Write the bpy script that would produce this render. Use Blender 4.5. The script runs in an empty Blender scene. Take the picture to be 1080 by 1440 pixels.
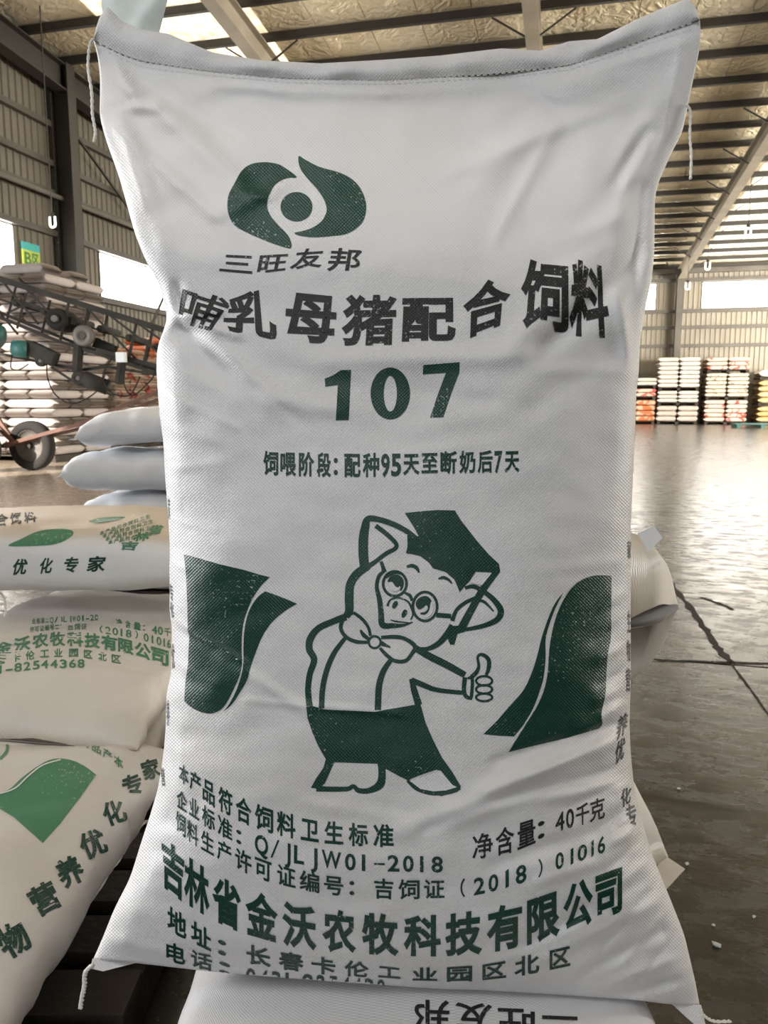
import bpy, bmesh, math, random
import numpy as np
from mathutils import Vector, Matrix, noise
from mathutils.bvhtree import BVHTree
from mathutils.geometry import tessellate_polygon
R_ = math.radians
rng = random.Random(7)
sc = bpy.context.scene
C = sc.collection

# ------------------------------------------------------------------ camera, world, lights, exposure
FPX, PITCH, YAW, CAMZ = 1080.0, R_(8.3), R_(13.5), 1.0
cam_d = bpy.data.cameras.new('camera'); cam = bpy.data.objects.new('camera', cam_d); C.objects.link(cam)
cam_d.sensor_fit = 'VERTICAL'; cam_d.sensor_height = 36.0; cam_d.sensor_width = 27.0
cam_d.lens = 36.0 * FPX / 1440.0
cam_d.clip_start = 0.05; cam_d.clip_end = 200
cam.location = (0, 0, CAMZ); cam.rotation_euler = (math.pi/2 - PITCH, 0, YAW)
cam_d.dof.use_dof = True; cam_d.dof.focus_distance = 0.80; cam_d.dof.aperture_fstop = 18
sc.camera = cam
CO = Vector((0, 0, CAMZ))
CF = Vector((-math.sin(YAW)*math.cos(PITCH), math.cos(YAW)*math.cos(PITCH), -math.sin(PITCH)))
CR = Vector((math.cos(YAW), math.sin(YAW), 0)); CU = CR.cross(CF)
HF = Vector((-math.sin(YAW), math.cos(YAW), 0))          # level forward

def ray(px, py): return CF + CR*((px-540)/FPX) + CU*((720-py)/FPX)
def at(px, py, d):                                        # point at optical depth d
    return CO + ray(px, py)*d
def atz(px, py, z): r = ray(px, py); return CO + r*((z-CAMZ)/r.z)
def atX(px, py, x): r = ray(px, py); return CO + r*(x/r.x)
def atY(px, py, y): r = ray(px, py); return CO + r*(y/r.y)
def lv(x, f, z=0.0): return CR*x + HF*f + Vector((0, 0, z))   # level frame: right, forward, height

sc.view_settings.view_transform = 'Standard'; sc.view_settings.look = 'None'
sc.view_settings.gamma = 1; sc.view_settings.use_curve_mapping = False
sc.view_settings.exposure = 0.0
sc.cycles.use_denoising = True
sc.cycles.max_bounces = 6; sc.cycles.diffuse_bounces = 3; sc.cycles.glossy_bounces = 3
sc.cycles.sample_clamp_indirect = 4

w = bpy.data.worlds.new('daylight'); sc.world = w; w.use_nodes = True
bg = w.node_tree.nodes['Background']; bg.inputs[0].default_value = (0.86, 0.93, 1.0, 1); bg.inputs[1].default_value = 0.9

def area(name, loc, target, sx, sy, power, col):
    l = bpy.data.lights.new(name, 'AREA'); l.shape = 'RECTANGLE'; l.size = sx; l.size_y = sy
    l.energy = power; l.color = col
    o = bpy.data.objects.new(name, l); C.objects.link(o); o.location = loc
    o.rotation_euler = (Vector(target)-Vector(loc)).to_track_quat('-Z', 'Y').to_euler(); return o
area('added_front_fill', (2.5, -11.6, 2.8), (0, 2, 1.2), 7.5, 5.0, 170, (0.90, 0.95, 1.0))  # fill light added in the unseen front opening
area('added_key_light', (-0.9, -1.7, 3.75), (-0.3, 1.0, 1.2), 2.2, 1.3, 60, (0.87, 0.93, 1.0))      # key light added high behind the camera
area('left_door_daylight', (-10.6, 2.2, 2.2), (0, 3.4, 0.8), 4.0, 3.6, 1100, (0.97, 0.98, 1.0))
for yy in (12.0, 20.0, 28.0): area('added_right_fill', (18.4, yy, 2.6), (4, yy+12, 6.5), 6, 4.5, 5200, (1.0, 0.95, 0.86))  # fill lights added along the unseen right wall to lift ceiling and back wall
sl = bpy.data.lights.new('sun', 'SUN'); sl.energy = 16; sl.angle = R_(0.8); sl.color = (1, 0.94, 0.84)
so = bpy.data.objects.new('sun', sl); C.objects.link(so)
so.rotation_euler = Vector((math.sin(R_(27))*math.cos(R_(24)), math.cos(R_(27))*math.cos(R_(24)), -math.sin(R_(24)))).to_track_quat('-Z', 'Y').to_euler()

# ------------------------------------------------------------------ helpers
def mat(name, col, rough=0.6, metal=0.0, spec=0.5, noise_s=0, noise_a=0.0, bump=0.0, bump_s=40, emit=None, es=0):
    m = bpy.data.materials.new(name); m.use_nodes = True; nt = m.node_tree; b = nt.nodes['Principled BSDF']
    b.inputs['Base Color'].default_value = (*col, 1); b.inputs['Roughness'].default_value = rough
    b.inputs['Metallic'].default_value = metal; b.inputs['Specular IOR Level'].default_value = spec
    if emit: b.inputs['Emission Color'].default_value = (*emit, 1); b.inputs['Emission Strength'].default_value = es
    tc = None
    if noise_a or bump: tc = nt.nodes.new('ShaderNodeTexCoord')
    if noise_a:
        n = nt.nodes.new('ShaderNodeTexNoise'); n.inputs['Scale'].default_value = noise_s; n.inputs['Detail'].default_value = 6
        nt.links.new(tc.outputs['Object'], n.inputs['Vector'])
        r = nt.nodes.new('ShaderNodeValToRGB'); r.color_ramp.elements[0].position = 0.3; r.color_ramp.elements[1].position = 0.75
        r.color_ramp.elements[0].color = (*[c*(1-noise_a) for c in col], 1); r.color_ramp.elements[1].color = (*[min(1, c*(1+noise_a)) for c in col], 1)
        nt.links.new(n.outputs['Fac'], r.inputs['Fac']); nt.links.new(r.outputs['Color'], b.inputs['Base Color'])
    if bump:
        n2 = nt.nodes.new('ShaderNodeTexNoise'); n2.inputs['Scale'].default_value = bump_s; n2.inputs['Detail'].default_value = 4
        nt.links.new(tc.outputs['Object'], n2.inputs['Vector'])
        bp = nt.nodes.new('ShaderNodeBump'); bp.inputs['Strength'].default_value = bump; bp.inputs['Distance'].default_value = 0.01
        nt.links.new(n2.outputs['Fac'], bp.inputs['Height']); nt.links.new(bp.outputs['Normal'], b.inputs['Normal'])
    return m

def weave(nt, b, period=0.0036, strength=0.30):
    uv = nt.nodes.new('ShaderNodeUVMap'); uv.uv_map = 'UVMap'
    sp = nt.nodes.new('ShaderNodeSeparateXYZ'); nt.links.new(uv.outputs[0], sp.inputs[0])
    def mth(op, a, bb=None):
        n = nt.nodes.new('ShaderNodeMath'); n.operation = op
        for i, v in enumerate((a, bb)):
            if v is None: continue
            if isinstance(v, (int, float)): n.inputs[i].default_value = v
            else: nt.links.new(v, n.inputs[i])
        return n.outputs[0]
    k = 2*math.pi/period
    h = mth('MULTIPLY', mth('SINE', mth('MULTIPLY', sp.outputs[0], k)), mth('SINE', mth('MULTIPLY', sp.outputs[1], k)))
    bp = nt.nodes.new('ShaderNodeBump'); bp.inputs['Strength'].default_value = strength; bp.inputs['Distance'].default_value = 0.0006
    nt.links.new(h, bp.inputs['Height'])
    n = nt.nodes.new('ShaderNodeTexNoise'); n.inputs['Scale'].default_value = 28; n.inputs['Detail'].default_value = 5
    nt.links.new(uv.outputs[0], n.inputs['Vector'])
    bp2 = nt.nodes.new('ShaderNodeBump'); bp2.inputs['Strength'].default_value = 0.25; bp2.inputs['Distance'].default_value = 0.006
    nt.links.new(n.outputs['Fac'], bp2.inputs['Height']); nt.links.new(bp.outputs['Normal'], bp2.inputs['Normal'])
    nt.links.new(bp2.outputs['Normal'], b.inputs['Normal'])
    return uv

def bag_mat(name, col, dirt=(0.50, 0.44, 0.36), amt=0.35, rough=0.42):
    m = bpy.data.materials.new(name); m.use_nodes = True; nt = m.node_tree; b = nt.nodes['Principled BSDF']
    b.inputs['Roughness'].default_value = rough; b.inputs['Specular IOR Level'].default_value = 0.45
    uv = weave(nt, b)
    n = nt.nodes.new('ShaderNodeTexNoise'); n.inputs['Scale'].default_value = 3.2; n.inputs['Detail'].default_value = 7; n.inputs['Roughness'].default_value = 0.62
    nt.links.new(uv.outputs[0], n.inputs['Vector'])
    r = nt.nodes.new('ShaderNodeValToRGB'); r.color_ramp.elements[0].position = 0.42; r.color_ramp.elements[1].position = 0.78
    r.color_ramp.elements[0].color = (0, 0, 0, 1); r.color_ramp.elements[1].color = (amt, amt, amt, 1)
    nt.links.new(n.outputs['Fac'], r.inputs['Fac'])
    mx = nt.nodes.new('ShaderNodeMix'); mx.data_type = 'RGBA'
    mx.inputs[6].default_value = (*col, 1); mx.inputs[7].default_value = (*dirt, 1)
    nt.links.new(r.outputs['Color'], mx.inputs[0]); nt.links.new(mx.outputs[2], b.inputs['Base Color'])
    return m

def ink_mat(name, col, worn=(0.50, 0.53, 0.50), thr=0.74, rough=0.36, scale=330):
    m = bpy.data.materials.new(name); m.use_nodes = True; nt = m.node_tree; b = nt.nodes['Principled BSDF']
    b.inputs['Roughness'].default_value = rough; b.inputs['Specular IOR Level'].default_value = 0.4
    uv = weave(nt, b)
    n = nt.nodes.new('ShaderNodeTexNoise'); n.inputs['Scale'].default_value = scale; n.inputs['Detail'].default_value = 2
    n2 = nt.nodes.new('ShaderNodeTexNoise'); n2.inputs['Scale'].default_value = 14; n2.inputs['Detail'].default_value = 3
    nt.links.new(uv.outputs[0], n.inputs['Vector']); nt.links.new(uv.outputs[0], n2.inputs['Vector'])
    ad = nt.nodes.new('ShaderNodeMath'); ad.operation = 'MULTIPLY_ADD'; ad.inputs[1].default_value = 0.45
    nt.links.new(n2.outputs['Fac'], ad.inputs[0]); nt.links.new(n.outputs['Fac'], ad.inputs[2])
    r = nt.nodes.new('ShaderNodeValToRGB'); r.color_ramp.elements[0].position = thr+0.16; r.color_ramp.elements[1].position = thr+0.28
    r.color_ramp.elements[0].color = (0, 0, 0, 1); r.color_ramp.elements[1].color = (0.75, 0.75, 0.75, 1)
    nt.links.new(ad.outputs[0], r.inputs['Fac'])
    mx = nt.nodes.new('ShaderNodeMix'); mx.data_type = 'RGBA'
    mx.inputs[6].default_value = (*col, 1); mx.inputs[7].default_value = (*worn, 1)
    nt.links.new(r.outputs['Color'], mx.inputs[0]); nt.links.new(mx.outputs[2], b.inputs['Base Color'])
    return m

M = {}
M['bag'] = bag_mat('woven_white', (0.70, 0.69, 0.695), amt=0.30, rough=0.5)
M['bag_side'] = bag_mat('woven_white_used', (0.60, 0.565, 0.53), amt=0.5)
M['bag_tan'] = bag_mat('woven_dusty', (0.62, 0.54, 0.45), amt=0.35)
M['bag_far'] = mat('woven_far', (0.74, 0.68, 0.62), 0.55, noise_s=2.5, noise_a=0.1)
M['bag_dusty'] = bag_mat('woven_white_dusty_top', (0.70, 0.69, 0.68), amt=0.4)
nt_ = M['bag_dusty'].node_tree; b_ = nt_.nodes['Principled BSDF']; src_ = b_.inputs['Base Color'].links[0].from_socket
g_ = nt_.nodes.new('ShaderNodeNewGeometry'); s_ = nt_.nodes.new('ShaderNodeSeparateXYZ'); nt_.links.new(g_.outputs['Normal'], s_.inputs[0])
m_ = nt_.nodes.new('ShaderNodeMapRange'); m_.inputs['From Min'].default_value = 0.80; m_.inputs['From Max'].default_value = 0.97; m_.inputs['To Max'].default_value = 0.85; nt_.links.new(s_.outputs[2], m_.inputs['Value'])
x_ = nt_.nodes.new('ShaderNodeMix'); x_.data_type = 'RGBA'; x_.inputs[7].default_value = (0.58, 0.47, 0.35, 1)      # dust settled on the flat top
nt_.links.new(m_.outputs[0], x_.inputs[0]); nt_.links.new(src_, x_.inputs[6]); nt_.links.new(x_.outputs[2], b_.inputs['Base Color'])
M['bag_clean'] = bag_mat('woven_clean', (0.90, 0.91, 0.94), amt=0.08)
M['green'] = ink_mat('green_ink', (0.003, 0.040, 0.026), rough=0.42)
M['green_light'] = ink_mat('green_ink_faded', (0.05, 0.19, 0.10), worn=(0.40, 0.42, 0.34), thr=0.70)
M['black'] = ink_mat('black_ink', (0.014, 0.014, 0.014), worn=(0.42, 0.42, 0.42), thr=0.70, rough=0.55)
M['white_ink'] = ink_mat('unprinted_white', (0.70, 0.69, 0.69), thr=0.9)
M['thread'] = mat('cotton_thread', (0.72, 0.69, 0.63), 0.9)
M['steel'] = mat('brown_painted_steel', (0.030, 0.025, 0.019), 0.55, noise_s=1.5, noise_a=0.2)
M['steel_light'] = mat('dusty_steel', (0.30, 0.255, 0.19), 0.6, noise_s=1.5, noise_a=0.2)
M['girt'] = mat('galvanised_girt', (0.115, 0.102, 0.085), 0.5, noise_s=1.5, noise_a=0.2)
M['girt_dark'] = mat('brown_girt', (0.060, 0.052, 0.041), 0.5, noise_s=1.5, noise_a=0.2)
M['machine'] = mat('dark_machine_paint', (0.026, 0.023, 0.018), 0.85, noise_s=6, noise_a=0.4)
M['rust'] = mat('rusty_red_bar', (0.13, 0.062, 0.042), 0.7, noise_s=9, noise_a=0.35)
M['tyre'] = mat('rubber_tyre', (0.022, 0.020, 0.018), 0.95, spec=0.25)
M['rim'] = mat('dusty_rim', (0.10, 0.088, 0.075), 0.6, noise_s=9, noise_a=0.3)
M['teal'] = mat('teal_motor_paint', (0.03, 0.13, 0.12), 0.5)
M['lightgrey'] = mat('light_grey_box', (0.62, 0.66, 0.64), 0.5)
M['wood'] = mat('dark_pallet_wood', (0.040, 0.031, 0.023), 0.85, noise_s=7, noise_a=0.4, bump=0.4, bump_s=60)

def link(name, me, m=None, parent=None, loc=None):
    o = bpy.data.objects.new(name, me); C.objects.link(o)
    if m: 
        me.materials.clear(); me.materials.append(m)
    if parent: o.parent = parent
    if loc is not None: o.location = loc
    return o
def empty(name, loc=(0, 0, 0), rz=0.0):
    o = bpy.data.objects.new(name, None); C.objects.link(o); o.location = loc; o.rotation_euler = (0, 0, rz); o.empty_display_size = 0.1; return o
def tag(o, label, cat=None, group=None, kind=None):
    if label: o['label'] = label
    if cat: o['category'] = cat
    if group: o['group'] = group
    if kind: o['kind'] = kind
    return o
def struct(o, label=None):
    o['kind'] = 'structure'
    if label: o['label'] = label
    return o
def me_from(name, V, F, smooth=False, uv=None):
    me = bpy.data.meshes.new(name); me.from_pydata([tuple(v) for v in V], [], F)
    if smooth: me.polygons.foreach_set('use_smooth', [True]*len(me.polygons))
    if uv is not None:
        l = me.uv_layers.new(name='UVMap'); idx = np.empty(len(me.loops), dtype=np.int32); me.loops.foreach_get('vertex_index', idx)
        l.data.foreach_set('uv', np.asarray(uv, dtype=np.float32)[idx].ravel())
    me.update(); return me
class MB:
    def __init__(s): s.V = []; s.F = []
    def hexa(s, p):
        i = len(s.V); s.V += [Vector(q) for q in p]
        s.F += [[i+a for a in f] for f in ((0,3,2,1),(4,5,6,7),(0,1,5,4),(1,2,6,5),(2,3,7,6),(3,0,4,7))]; return s
    def box(s, x0, x1, y0, y1, z0, z1):
        return s.hexa([(x0,y0,z0),(x1,y0,z0),(x1,y1,z0),(x0,y1,z0),(x0,y0,z1),(x1,y0,z1),(x1,y1,z1),(x0,y1,z1)])
    def bar(s, a, b, w, h, up=Vector((0, 0, 1))):
        a = Vector(a); b = Vector(b); d = (b-a).normalized(); x = d.cross(up)
        if x.length < 1e-4: x = d.cross(Vector((0, 1, 0)))
        x.normalize(); y = x.cross(d); x = x*w/2; y = y*h/2
        return s.hexa([a-x-y, a+x-y, a+x+y, a-x+y, b-x-y, b+x-y, b+x+y, b-x+y])
    def tube(s, pts, r, n=8, cap=True):
        pts = [Vector(p) for p in pts]; base = len(s.V)
        rr = r if isinstance(r, (list, tuple)) else [r]*len(pts)
        ref = None
        for k, p in enumerate(pts):
            d = (pts[min(k+1, len(pts)-1)]-pts[max(k-1, 0)]).normalized()
            if ref is None: ref = d.cross(Vector((0.13, 0.27, 1))); 
            x = (ref - d*ref.dot(d)).normalized(); ref = x; y = d.cross(x)
            for j in range(n):
                a = 2*math.pi*j/n; s.V.append(p + (x*math.cos(a)+y*math.sin(a))*rr[k])
        for k in range(len(pts)-1):
            for j in range(n):
                a = base+k*n+j; b = base+k*n+(j+1) % n; s.F.append([a, b, b+n, a+n])
        if cap:
            s.F.append([base+j for j in range(n)][::-1]); s.F.append([base+(len(pts)-1)*n+j for j in range(n)])
        return s
    def lathe(s, c, axis, prof, n=24):                    # prof: (radius, offset along axis), closed ring
        axis = Vector(axis).normalized(); x = axis.orthogonal().normalized(); y = axis.cross(x); b = len(s.V); m_ = len(prof)
        for j in range(n):
            a = 2*math.pi*j/n; dr = x*math.cos(a)+y*math.sin(a)
            for r, h in prof: s.V.append(Vector(c)+dr*r+axis*h)
        for j in range(n):
            for k in range(m_):
                s.F.append([b+j*m_+k, b+((j+1) % n)*m_+k, b+((j+1) % n)*m_+(k+1) % m_, b+j*m_+(k+1) % m_])
        return s
    def obj(s, name, m, parent=None, smooth=False, origin=None):
        V = s.V
        if origin is not None: V = [v-Vector(origin) for v in V]
        me = me_from(name, V, s.F, smooth)
        o = link(name, me, m, parent); 
        if origin is not None: o.location = origin
        return o

# ------------------------------------------------------------------ building shell (world Y runs to the back wall)
XL, XR_, YB, YF, YRIDGE = -11.0, 19.0, 36.0, -12.0, 5.0
EAVE, SLOPE = 6.65, 0.07
def roof_z(y): return EAVE + SLOPE*(YB-max(y, YRIDGE)) - (SLOPE*(YRIDGE-y) if y < YRIDGE else 0)
exec_order = None

# floor --------------------------------------------------------------
def floor_material():
    m = bpy.data.materials.new('worn_concrete'); m.use_nodes = True; nt = m.node_tree; b = nt.nodes['Principled BSDF']
    tc = nt.nodes.new('ShaderNodeTexCoord')
    def N(t, **k):
        n = nt.nodes.new(t)
        for a, v in k.items(): n.inputs[a].default_value = v
        return n
    L = nt.links.new
    mp = nt.nodes.new('ShaderNodeMapping'); mp.inputs['Rotation'].default_value = (0, 0, 0.3); mp.inputs['Scale'].default_value = (1, 1.7, 1); L(tc.outputs['Object'], mp.inputs[0])
    n1 = N('ShaderNodeTexNoise', Scale=0.7, Detail=9, Roughness=0.65); L(mp.outputs[0], n1.inputs['Vector'])
    n2 = N('ShaderNodeTexNoise', Scale=7.0, Detail=8, Roughness=0.7); L(mp.outputs[0], n2.inputs['Vector'])
    r1 = nt.nodes.new('ShaderNodeValToRGB'); e = r1.color_ramp.elements
    e[0].position = 0.30; e[0].color = (0.014, 0.013, 0.010, 1); e[1].position = 0.72; e[1].color = (0.085, 0.078, 0.062, 1)
    L(n1.outputs['Fac'], r1.inputs['Fac'])
    r2 = nt.nodes.new('ShaderNodeValToRGB'); e = r2.color_ramp.elements
    e[0].position = 0.36; e[0].color = (0.45, 0.43, 0.40, 1); e[1].position = 0.56; e[1].color = (1, 1, 1, 1)
    L(n2.outputs['Fac'], r2.inputs['Fac'])
    mx = nt.nodes.new('ShaderNodeMix'); mx.data_type = 'RGBA'; mx.blend_type = 'MULTIPLY'; mx.inputs[0].default_value = 0.8
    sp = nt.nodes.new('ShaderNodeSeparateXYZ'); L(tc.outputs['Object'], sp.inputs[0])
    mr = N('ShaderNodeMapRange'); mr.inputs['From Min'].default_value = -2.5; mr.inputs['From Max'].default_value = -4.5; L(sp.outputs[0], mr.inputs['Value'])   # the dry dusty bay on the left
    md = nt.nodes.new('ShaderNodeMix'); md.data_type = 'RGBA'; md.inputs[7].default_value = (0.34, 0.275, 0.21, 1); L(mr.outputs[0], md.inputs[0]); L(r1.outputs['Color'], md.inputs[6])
    L(md.outputs[2], mx.inputs[6]); L(r2.outputs['Color'], mx.inputs[7]); L(mx.outputs[2], b.inputs['Base Color'])
    r3 = nt.nodes.new('ShaderNodeValToRGB'); e = r3.color_ramp.elements
    e[0].position = 0.35; e[0].color = (0.40, 0.40, 0.40, 1); e[1].position = 0.6; e[1].color = (0.15, 0.15, 0.15, 1)
    L(n2.outputs['Fac'], r3.inputs['Fac']); L(r3.outputs['Color'], b.inputs['Roughness'])
    bp = nt.nodes.new('ShaderNodeBump'); bp.inputs['Strength'].default_value = 0.22; bp.inputs['Distance'].default_value = 0.01
    L(n2.outputs['Fac'], bp.inputs['Height']); L(bp.outputs['Normal'], b.inputs['Normal'])
    b.inputs['Specular IOR Level'].default_value = 0.8
    return m
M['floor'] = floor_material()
M['joint'] = mat('joint_filler', (0.022, 0.019, 0.016), 0.9)
fl = struct(MB().box(XL-0.3, XR_+0.3, YF, YB+0.3, -0.2, -0.012).obj('floor', M['joint']), 'grey concrete warehouse floor with dark joints')
# slabs between the joints seen in the photograph: joint lines follow the building axes
jx = atz(1000, 933, 0)            # a joint crossing
J0 = atz(945, 820, 0); J1 = atz(1078, 1000, 0)
ys = [-12, -6.5]; k = jx.y
SX = [XL-0.3]; x = jx.x
SX += [4.2-12.0, 4.2+6, 4.2+10.5]
SX.append(XR_+0.3)
j2 = atz(1000, 722, 0).y
SY = [YF, -7.0, -1.5, jx.y, j2]; y = j2+3.0
while y < YB: SY.append(y); y += 4.0
SY.append(YB+0.3)
for i in range(len(SX)-1):
    for j in range(len(SY)-1):
        g = 0.008; x0, x1, y0, y1 = SX[i]+g, SX[i+1]-g, SY[j]+g, SY[j+1]-g
        cx, cy = (x0+x1)/2, (y0+y1)/2
        mb = MB().box(x0, x1, y0, y1, -0.012, 0)
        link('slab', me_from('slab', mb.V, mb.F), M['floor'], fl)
# the irregular dark crack running diagonally
def crack(pts, wd, seed):
    V = []; F = []; n = len(pts)
    for i, p in enumerate(pts):
        a = pts[max(i-1, 0)]; b = pts[min(i+1, n-1)]; d = (b-a).normalized(); s = Vector((-d.y, d.x, 0))
        w_ = wd[i]
        V += [p+s*w_*(0.6+0.8*noise.noise(Vector((i*1.3, seed, 0)))), p-s*w_*(0.6+0.8*noise.noise(Vector((i*1.7, seed+5, 0))))]
    V = [Vector((v.x, v.y, 0.0015)) for v in V]
    for i in range(n-1): F.append([2*i, 2*i+1, 2*i+3, 2*i+2])
    o = link('floor_crack', me_from('floor_crack', V, F), M['joint'], fl); return o
def dense(pix, n=30):
    P = [atz(x, y, 0) for x, y in pix]; out = []
    for a, b in zip(P[:-1], P[1:]):
        for k in range(n): out.append(a.lerp(b, k/n))
    return out+[P[-1]]
cr = dense([(935, 812), (975, 860), (1005, 905), (1027, 932)], 10); crack(cr, [0.012+0.018*abs(math.sin(i*0.9)) for i in range(len(cr))], 1)
cr = dense([(1027, 932), (1052, 965), (1085, 1012)], 8); crack(cr, [0.007]*len(cr), 2)
cr = dense([(925, 929), (980, 930), (1027, 932), (1090, 934)], 8); crack(cr, [0.010+0.008*abs(math.sin(i*1.7)) for i in range(len(cr))], 3)
cr = dense([(985, 840), (1020, 852), (1030, 858)], 6); crack(cr, [0.01+0.016*abs(math.sin(i*1.1)) for i in range(len(cr))], 4)
for i, (px, py, s) in enumerate([(966, 1216, 0.006), (1007, 1331, 0.008), (955, 1110, 0.005), (1003, 1302, 0.004), (1060, 1290, 0.004)]):
    p = atz(px, py, 0); me = bpy.data.meshes.new('paper_scrap'); bm = bmesh.new(); bmesh.ops.create_icosphere(bm, subdivisions=1, radius=s)
    for v in bm.verts: v.co *= 0.7+0.6*rng.random(); v.co.z = v.co.z*0.5+s*0.5
    bm.to_mesh(me); bm.free()
    o = link('debris_crumb', me, M['lightgrey'], None, (p.x, p.y, 0.0))
    tag(o, ['pale crumb on the floor nearest below the white sack corner', 'largest pale crumb on the dark floor at lower right', 'tiny crumb beside the hanging white sack corner', 'tiny crumb just behind the largest crumb', 'tiny crumb on the floor nearest the right edge'][i], 'crumb', 'crumbs on the floor')

# corrugated walls -----------------------------------------------------
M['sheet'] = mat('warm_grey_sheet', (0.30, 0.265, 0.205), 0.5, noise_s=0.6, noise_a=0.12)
M['sheet_left'] = mat('shade_toned_side_sheet', (0.120, 0.105, 0.078), 0.5, noise_s=0.6, noise_a=0.12)  # same sheet as the back wall, its shade put into a darker colour
M['sheet_dark'] = mat('dark_grey_sheet', (0.22, 0.195, 0.155), 0.5, noise_s=0.6, noise_a=0.12)  # darker grey sheet for the base panel and unseen walls
def ribbed(a0, a1, z0f, z1f, place, pitch=0.2, depth=0.03):
    """vertical trapezoid ribs along a horizontal run a0..a1 between heights z0f(a)..z1f(a); place(a,d,z)"""
    prof = [(0, 0), (0.6, 0), (0.7, 1), (0.9, 1), (1.0, 0)]
    cuts = []; a = a0
    while a < a1-1e-6:
        for t, d in prof[:-1]:
            if a+t*pitch <= a1: cuts.append((a+t*pitch, d*depth))
        a += pitch
    cuts.append((a1, 0)); V = []; F = []
    for a, d in cuts: V += [place(a, d, z0f(a)), place(a, d, z1f(a))]
    for i in range(len(cuts)-1): F.append([2*i, 2*i+2, 2*i+3, 2*i+1])
    return V, F
def wall_piece(parent, name, a0, a1, z0, z1, place, m):
    f0 = z0 if callable(z0) else (lambda a: z0); f1 = z1 if callable(z1) else (lambda a: z1)
    V, F = ribbed(a0, a1, f0, f1, place); return link(name, me_from(name, V, F), m, parent)

# back wall, windows placed from the photograph
placeB = lambda a, d, z: (a, YB-d, z)
wb0 = atY(988, 397, YB); wb1 = atY(988, 434, YB); wz0, wz1 = wb1.z, wb0.z
wxa, wxb = atY(860, 410, YB).x, atY(922.5, 410, YB).x; wxc = wb0.x
WB = struct(MB().box(XL-0.2, XR_+0.2, YB+0.14, YB+0.16, 0.0, 0.3).obj('wall_back', M['sheet_dark']), 'warm grey corrugated back wall')
wall_piece(WB, 'cladding', XL, XR_, 0.0, wz0, placeB, M['sheet'])
wall_piece(WB, 'cladding', XL, XR_, wz1, EAVE+0.1, placeB, M['sheet'])
wall_piece(WB, 'cladding', XL, wxa-6, wz0, wz1, placeB, M['sheet'])
wall_piece(WB, 'cladding', wxb, wxc, wz0, wz1, placeB, M['sheet'])
M['glow'] = mat('daylit_translucent_panel', (0.9, 0.9, 0.9), 0.5, emit=(1.0, 0.96, 0.88), es=20)
def win(name, verts, n=(6, 1)):
    """translucent strip window of separate panes between four corners (bl, br, tr, tl)"""
    bl, br, tr, tl = [Vector(v) for v in verts]; root = struct(empty(name, (bl+br)/2), 'bright daylit strip window')
    k = n[0]
    for i in range(k):
        a, b = i/k+0.002, (i+1)/k-0.002
        q = [bl.lerp(br, a), bl.lerp(br, b), tl.lerp(tr, b), tl.lerp(tr, a)]
        nn = (br-bl).cross(tl-bl).normalized()*0.006
        mb = MB().hexa([v-nn-root.location for v in q]+[v+nn-root.location for v in q]); mb.obj('pane', M['glow'], root)
    f = MB(); 
    for a, b in ((bl, br), (tl, tr), (bl, tl), (br, tr)): f.bar(a-root.location, b-root.location, 0.05, 0.05)
    f.obj('window_frame', M['girt'], root); return root
win('window_1', [(wxc, YB, wz0), (XR_, YB, wz0), (XR_, YB, wz1), (wxc, YB, wz1)], (9, 1))
win('window_2', [(wxa-6, YB, wz0), (wxb, YB, wz0), (wxb, YB, wz1), (wxa-6, YB, wz1)], (6, 1))
zs = sorted([atY(1000, 486, YB).z-0.0, atY(1000, 460, YB).z-0.0, wz0-0.1, wz1+0.1, atY(1000, 386, YB).z+0.15, 1.6])
for z in zs: MB().box(XL, XR_, YB-0.16, YB-0.04, z-0.07, z+0.07).obj('girt', M['girt'], WB)
RAFT = [atY(956, 380, YB).x + 5.25*i for i in range(-3, 3)]
RAFT = [x for x in RAFT if x > XL+0.6] ; RX0 = atY(956, 380, YB).x
def ibeam(a, b, w_, h_, up, tf=0.025):
    mb = MB(); a = Vector(a); b = Vector(b); u = Vector(up)
    mb.bar(a, b, tf, h_, u); mb.bar(a+u*h_/2, b+u*h_/2, w_, tf, u); mb.bar(a-u*h_/2, b-u*h_/2, w_, tf, u); return mb
for x in [RX0-10.5, RX0-5.25, RX0, RX0+5.25, RX0+10.5]:
    ibeam((x, YB-0.38, 0), (x, YB-0.38, EAVE-0.1), 0.26, 0.36, (0, 1, 0)).obj('column', M['girt'], WB)

# left wall ------------------------------------------------------------
placeL = lambda a, d, z: (XL+d, a, z)
pw = atX(138, 354, XL); pw2 = atX(138, 417, XL); lz1, lz0 = pw.z, pw2.z
ly_w2 = pw.y; ly_w1 = atX(17, 314, XL).y
WL = struct(MB().box(XL-0.16, XL-0.14, YF, YB, 0, 0.3).obj('wall_left', M['sheet_dark']), 'warm grey corrugated side wall with girts')
DY0, DY1, DZ = 1.2, 8.9, 4.6
top = lambda a: roof_z(a)
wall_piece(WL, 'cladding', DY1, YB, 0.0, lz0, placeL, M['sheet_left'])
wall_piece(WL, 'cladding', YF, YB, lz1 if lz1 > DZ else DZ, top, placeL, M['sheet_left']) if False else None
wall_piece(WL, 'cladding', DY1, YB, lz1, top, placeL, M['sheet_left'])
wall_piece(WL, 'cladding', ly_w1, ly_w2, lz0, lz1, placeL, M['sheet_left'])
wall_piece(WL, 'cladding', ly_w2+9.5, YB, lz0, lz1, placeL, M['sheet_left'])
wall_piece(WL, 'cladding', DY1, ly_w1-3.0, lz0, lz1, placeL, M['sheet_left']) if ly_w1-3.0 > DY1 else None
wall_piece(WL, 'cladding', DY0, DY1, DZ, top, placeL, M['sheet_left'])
wall_piece(WL, 'cladding', YF, DY0, 0.0, top, placeL, M['sheet_left'])
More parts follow.
